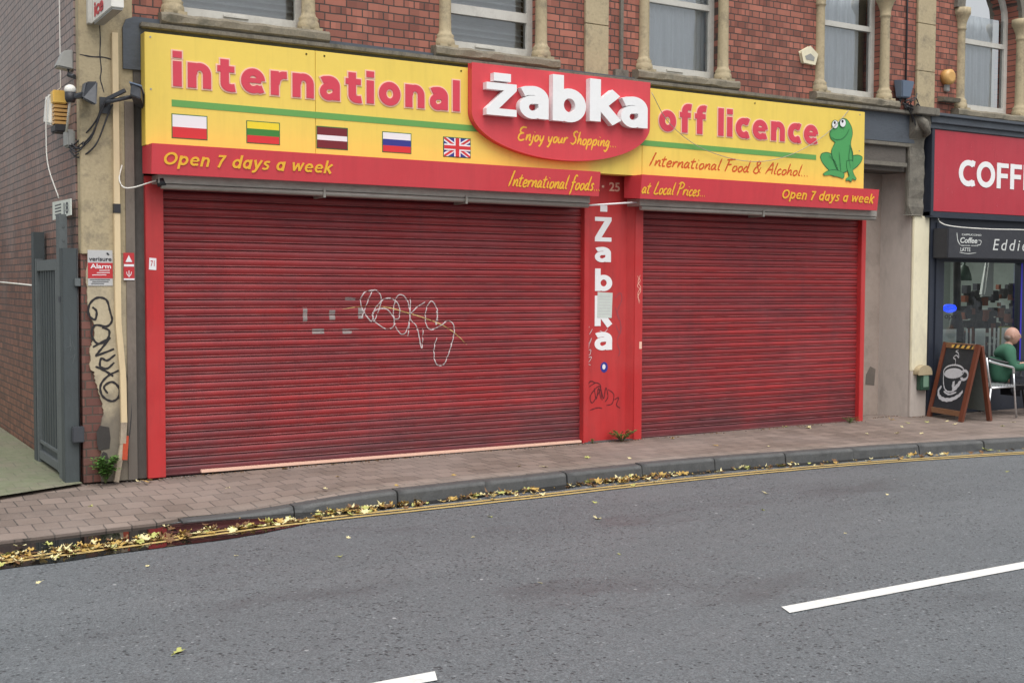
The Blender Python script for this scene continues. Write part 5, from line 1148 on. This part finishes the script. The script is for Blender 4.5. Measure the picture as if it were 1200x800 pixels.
hd = MB(); hc = Vector((mx+.105, my-.0, 1.075)); n1, n2 = 28, 20
for i in range(n2+1):
    ph = math.pi*i/n2
    for j in range(n1):
        t = 2*math.pi*j/n1; dx, dy, dz = math.sin(ph)*math.cos(t), math.sin(ph)*math.sin(t), -math.cos(ph)
        rx, ry, rz = .10, .078, .118
        if dz < 0: ry *= 1+.22*dz; rx *= 1+.05*dz if dx > 0 else 1+.35*dz
        p = Vector((dx*rx, dy*ry, dz*rz))
        if dx > 0:
            p.x += .024*math.exp(-((dy/.16)**2+((dz+.12)/.20)**2))      # nose
            p.x += .010*math.exp(-((dy/.5)**2+((dz-.18)/.10)**2))       # brow
            p.x -= .012*math.exp(-(((abs(dy)-.38)/.16)**2+((dz-.02)/.10)**2))
            p.x += .008*math.exp(-((dy/.3)**2+((dz+.50)/.08)**2)); p.x += .012*math.exp(-((dy/.3)**2+((dz+.85)/.12)**2))
        hd.v.append(hc+p)
for i in range(n2):
    for j in range(n1): j2 = (j+1) % n1; hd.face([i*n1+j, i*n1+j2, (i+1)*n1+j2, (i+1)*n1+j], 0, True)
head = hd.build('head', 'skin', man)
for sy in (-1, 1):
    MB().ball(tuple(hc+Vector((-.005, sy*.078, -.005))), (.018, .010, .032)).build('ear', 'skin', head)
    MB().ball(tuple(hc+Vector((.083, sy*.030, .004))), (.008, .012, .007)).build('eye', 'eye_dark', head)
MB().ball(tuple(hc+Vector((.088, 0, -.060))), (.010, .024, .004)).build('mouth', 'rust_red', head)
MB().ball(tuple(hc+Vector((-.052, 0, -.018))), (.052, .077, .050)).build('hair', 'hair_grey', head)
cl = [J(0,0,.44,.20,.21), J(-.02,0,.66,.14,.165), J(.0,0,.82,.145,.18), J(.03,0,.93,.135,.175), J(.065,0,1.03,.082), J(.03,-.18,.90,.09), J(.08,-.25,.70,.062), J(.29,-.21,.73,.05), J(.03,.18,.90,.09), J(.08,.25,.70,.065), J(.29,.19,.73,.05)]
skin_obj('jumper', cl, [(0,1),(1,2),(2,3),(3,4),(3,5),(5,6),(6,7),(3,8),(8,9),(9,10)], 'jumper_green', man)
skin_obj('trousers', [J(-.02,0,.48,.16,.19), J(.10,-.10,.49,.115), J(.45,-.12,.50,.08), J(.47,-.12,.10,.06), J(.10,.10,.49,.115), J(.45,.12,.50,.08), J(.47,.12,.10,.06)], [(0,1),(1,2),(2,3),(0,4),(4,5),(5,6)], 'trouser_dark', man)
for sy in (-.12, .12): skin_obj('shoe', [J(.44,sy,.045,.045), J(.55,sy,.04,.042), J(.64,sy,.03,.03)], [(0,1),(1,2)], 'shoe_black', man, 1)

man.rotation_euler.z = R(-42)
# ------------------------------------------------------------------ weeds
def weed(c, h, n, sp, label, seed):
    random.seed(seed); t = thing('weed', label, 'weed', c); fo = MB(); stm = MB(); c = Vector(c)
    for i in range(n):
        a = random.uniform(0, 6.28); L_ = h*random.uniform(.5, 1); tip = c+Vector((math.cos(a)*sp*random.uniform(.3, 1), math.sin(a)*sp*.6, L_)); mid = (c+tip)/2+Vector((0, 0, L_*.2))
        if tip.y > -.03: tip.y = -.03-random.random()*.05
        pth = smooth([c, mid, tip], 5); stm.tube(pth, .0025, 5)
        for p in pth[3:]:
            for q in range(3):
                b = random.uniform(0, 6.28); d = Vector((math.cos(b), math.sin(b), random.uniform(-.3, .6))).normalized(); L2 = random.uniform(.02, .045)*h/.2; s_ = d.cross(Vector((0, 0, 1))).normalized()*L2*.32
                v = [p, p+d*L2*.5+s_, p+d*L2, p+d*L2*.5-s_]; v = [Vector((w_.x, min(w_.y, -.01), max(w_.z, .003))) for w_ in v]; fo.add(v, [[0, 1, 2, 3]])
    fo.build('foliage', 'leaf_green', t); stm.build('stem', 'stem_green', t)
weed((-.55, -.13, 0), .24, 26, .13, 'bushy green weed at the foot of the corner pilaster', 1)
weed((5.06, -.12, 0), .13, 26, .20, 'low green weed at the foot of the red centre panel', 2)
weed((4.68, -.08, 0), .06, 6, .06, 'tiny weed at the left foot of the centre panel', 3)
weed((8.68, -.10, 0), .08, 16, .16, 'small weed at the bottom right corner of the right shutter', 4)

# ------------------------------------------------------------------ grit along the foot of the building
gr_ = MB(); rg = random.Random(12)
for i in range(900):
    x = rg.uniform(-.7, 10.2); y = -.05-abs(rg.gauss(0, .035))-(0 if x < 9 or x > 9.88 else -.2); r = rg.uniform(.003, .010); a = rg.uniform(0, 3)
    if noise.noise(Vector((x*1.7, 3, 0))) < -.05 and rg.random() < .8: continue
    z0 = pav_z(x, .2)+.002; gr_.hexa([(x+r*math.cos(a+q*1.57), y+r*.8*math.sin(a+q*1.57), z0) for q in range(4)]+[(x+r*.6*math.cos(a+q*1.57), y+r*.5*math.sin(a+q*1.57), z0+r*.7) for q in range(4)], rg.choice((0, 0, 1, 2)))
tag(gr_.build('grit', ['leaf_brown', 'soot', 'primer_grey']), 'dark grit and crumbs swept along the foot of the shop front', 'grit', kind='stuff')
# ------------------------------------------------------------------ fallen leaves
def leaf_verts(r, curl, rnd):
    pts = []; lob = rnd.choice((5, 5, 7)); n = lob*4
    for i in range(n):
        a = 2*math.pi*i/n; rr = r*(.62+.38*abs(math.cos(a*lob/2))**.9)*rnd.uniform(.65, 1.1)
        x, y = rr*math.cos(a), rr*math.sin(a)*rnd.uniform(.75, 1); z = curl*((x/r)**2*rnd.uniform(.5, 1.3)+.25*abs(y/r))
        pts.append(Vector((x, y, z)))
    return [Vector((0, 0, .0))]+pts, [[0, 1+i, 1+(i+1) % n] for i in range(n)]
rnd = random.Random(9); lmesh = []
for i in range(12):
    mb = MB(); v, f = leaf_verts(rnd.uniform(.028, .05), rnd.uniform(.008, .035), rnd); mb.add(v, f, 0); mb.tube([(0, 0, .002), (-.05, .01, .004)], .0012, 4)
    me = bpy.data.meshes.new('fallen_leaf'); me.from_pydata(mb.v, [], mb.f); me.materials.append(MATS[('leaf_pale', 'leaf_gold', 'leaf_pale', 'leaf_lime')[i % 4]]); lmesh.append(me)
def put_leaf(x, y, z, lab, grp, s=1.0):
    o = bpy.data.objects.new('fallen_leaf', rnd.choice(lmesh)); C.objects.link(o); o.location = (x, y, z+.003); o.rotation_euler = (rnd.uniform(-.3, .3), rnd.uniform(-.3, .3), rnd.uniform(0, 6.28)); o.scale = (s, s, s)
    tag(o, lab, 'leaf', grp)
PVL = [(1.10,-.12),(1.6,-.1),(1.35,-.8),(1.0,-1.35),(1.6,-1.5),(2.3,-1.25),(3.1,-1.1),(3.3,-1.25),(4.0,-.95),(4.35,-1.2),(5.7,-.22),(5.75,-.9),(6.2,-1.25),(7.6,-.05),(7.8,-.25),(8.0,-1.0),(8.35,-1.15),(8.9,-.75),(8.6,-1.3),(9.3,-.5),(9.6,-.55),(9.7,-.9),(9.9,-.62),(9.4,-.15),(-.28,-.16),(-.17,-.13),(-.22,-.2),(10.1,-1.3),(10.6,-1.1),(11,-1.5),(.3,-.9),(-.9,-1.2)]
def where(x):
    return 'in front of the alley and corner pilaster' if x < 0 else 'in front of the wide left shutter' if x < 4.6 else 'in front of the right shutter' if x < 9 else 'between the blocked doorway and the sandwich board' if x < 10.05 else 'in front of the coffee shop'
for x, y in PVL: put_leaf(x, y, 0, 'pale fallen leaf on the paving '+where(x), 'fallen leaves '+where(x), rnd.uniform(.7, 1.15))
RDL = [(-1.25,-4.85,1.25),(4.6,-2.9,1.1),(2.6,-3.1,.9),(5.5,-3.5,.6),(4.0,-3.5,.6),(1.4,-3.2,.6),(2.0,-4.2,.5),(.3,-3.3,.7),(-.3,-2.9,.6),(-.9,-2.9,.6),(3.9,-4.5,.5),(1.1,-4.6,.5),(7.6,-3.2,.7),(6.9,-4.3,.6),(-1.6,-3.0,.7),(.6,-2.75,.7),(9,-3.5,.7),(1.9,-2.6,.8),(3.0,-2.5,.8)]
for i, (x, y, s) in enumerate(RDL):
    if i == 0: put_leaf(x, y, -.12, 'largest curled leaf lying alone on the near road at lower left', None, s); continue
    nr = 'near the kerb side of the road' if y > -3.3 else 'out in the middle of the road'
    put_leaf(x, y, -.12, 'small fallen leaf lying '+nr, 'leaves '+nr, s)
lt = MB(); rnd2 = random.Random(4)
def dens(x):
    return .12+.88*max(0, min(1, 1.6*noise.noise(Vector((x*1.1, 7.7, 0)))+.45)) if x > .7 else .9
cnt = 0
while cnt < 1050:
    x = rnd2.uniform(-2.6, 10.5)
    if x < .7: y = yel(x)+rnd2.gauss(.0, .045+.05*max(0, -x))
    else: y = ky(x)-.04-abs(rnd2.gauss(0, .10))
    if x < -1.3 and rnd2.random() < .35: y = rnd2.uniform(yel(x)-.16, yel(x)+.2)
    if x < .3 and rnd2.random() < .04: y = rnd2.uniform(yel(x), ky(x)-.03)
    if rnd2.random() > dens(x) or (x > 7.0 and rnd2.random() < .75) or (-.2 < x < .4 and rnd2.random() < .35): continue
    r = rnd2.choice((.010, .014, .02, .028, .038, .046))*rnd2.uniform(.8, 1.15); v, f = leaf_verts(r, rnd2.uniform(.003, .03)*r/.03, rnd2)
    M_ = Matrix.Rotation(rnd2.uniform(0, 6.28), 3, 'Z') @ Matrix.Rotation(rnd2.uniform(-.6, .6), 3, 'X'); v = [M_ @ p for p in v]; mz = min(p.z for p in v)
    zz = -.117-mz+rnd2.uniform(0, .012)
    lt.add([p+Vector((x, y, zz)) for p in v], f, rnd2.choice((0, 0, 1, 1, 2, 3, 2, 2, 1))); cnt += 1
tag(lt.build('leaf_litter', ['leaf_pale', 'leaf_gold', 'leaf_brown', 'leaf_lime']), 'drift of yellow and brown fallen leaves along the gutter', 'leaf litter', kind='stuff')
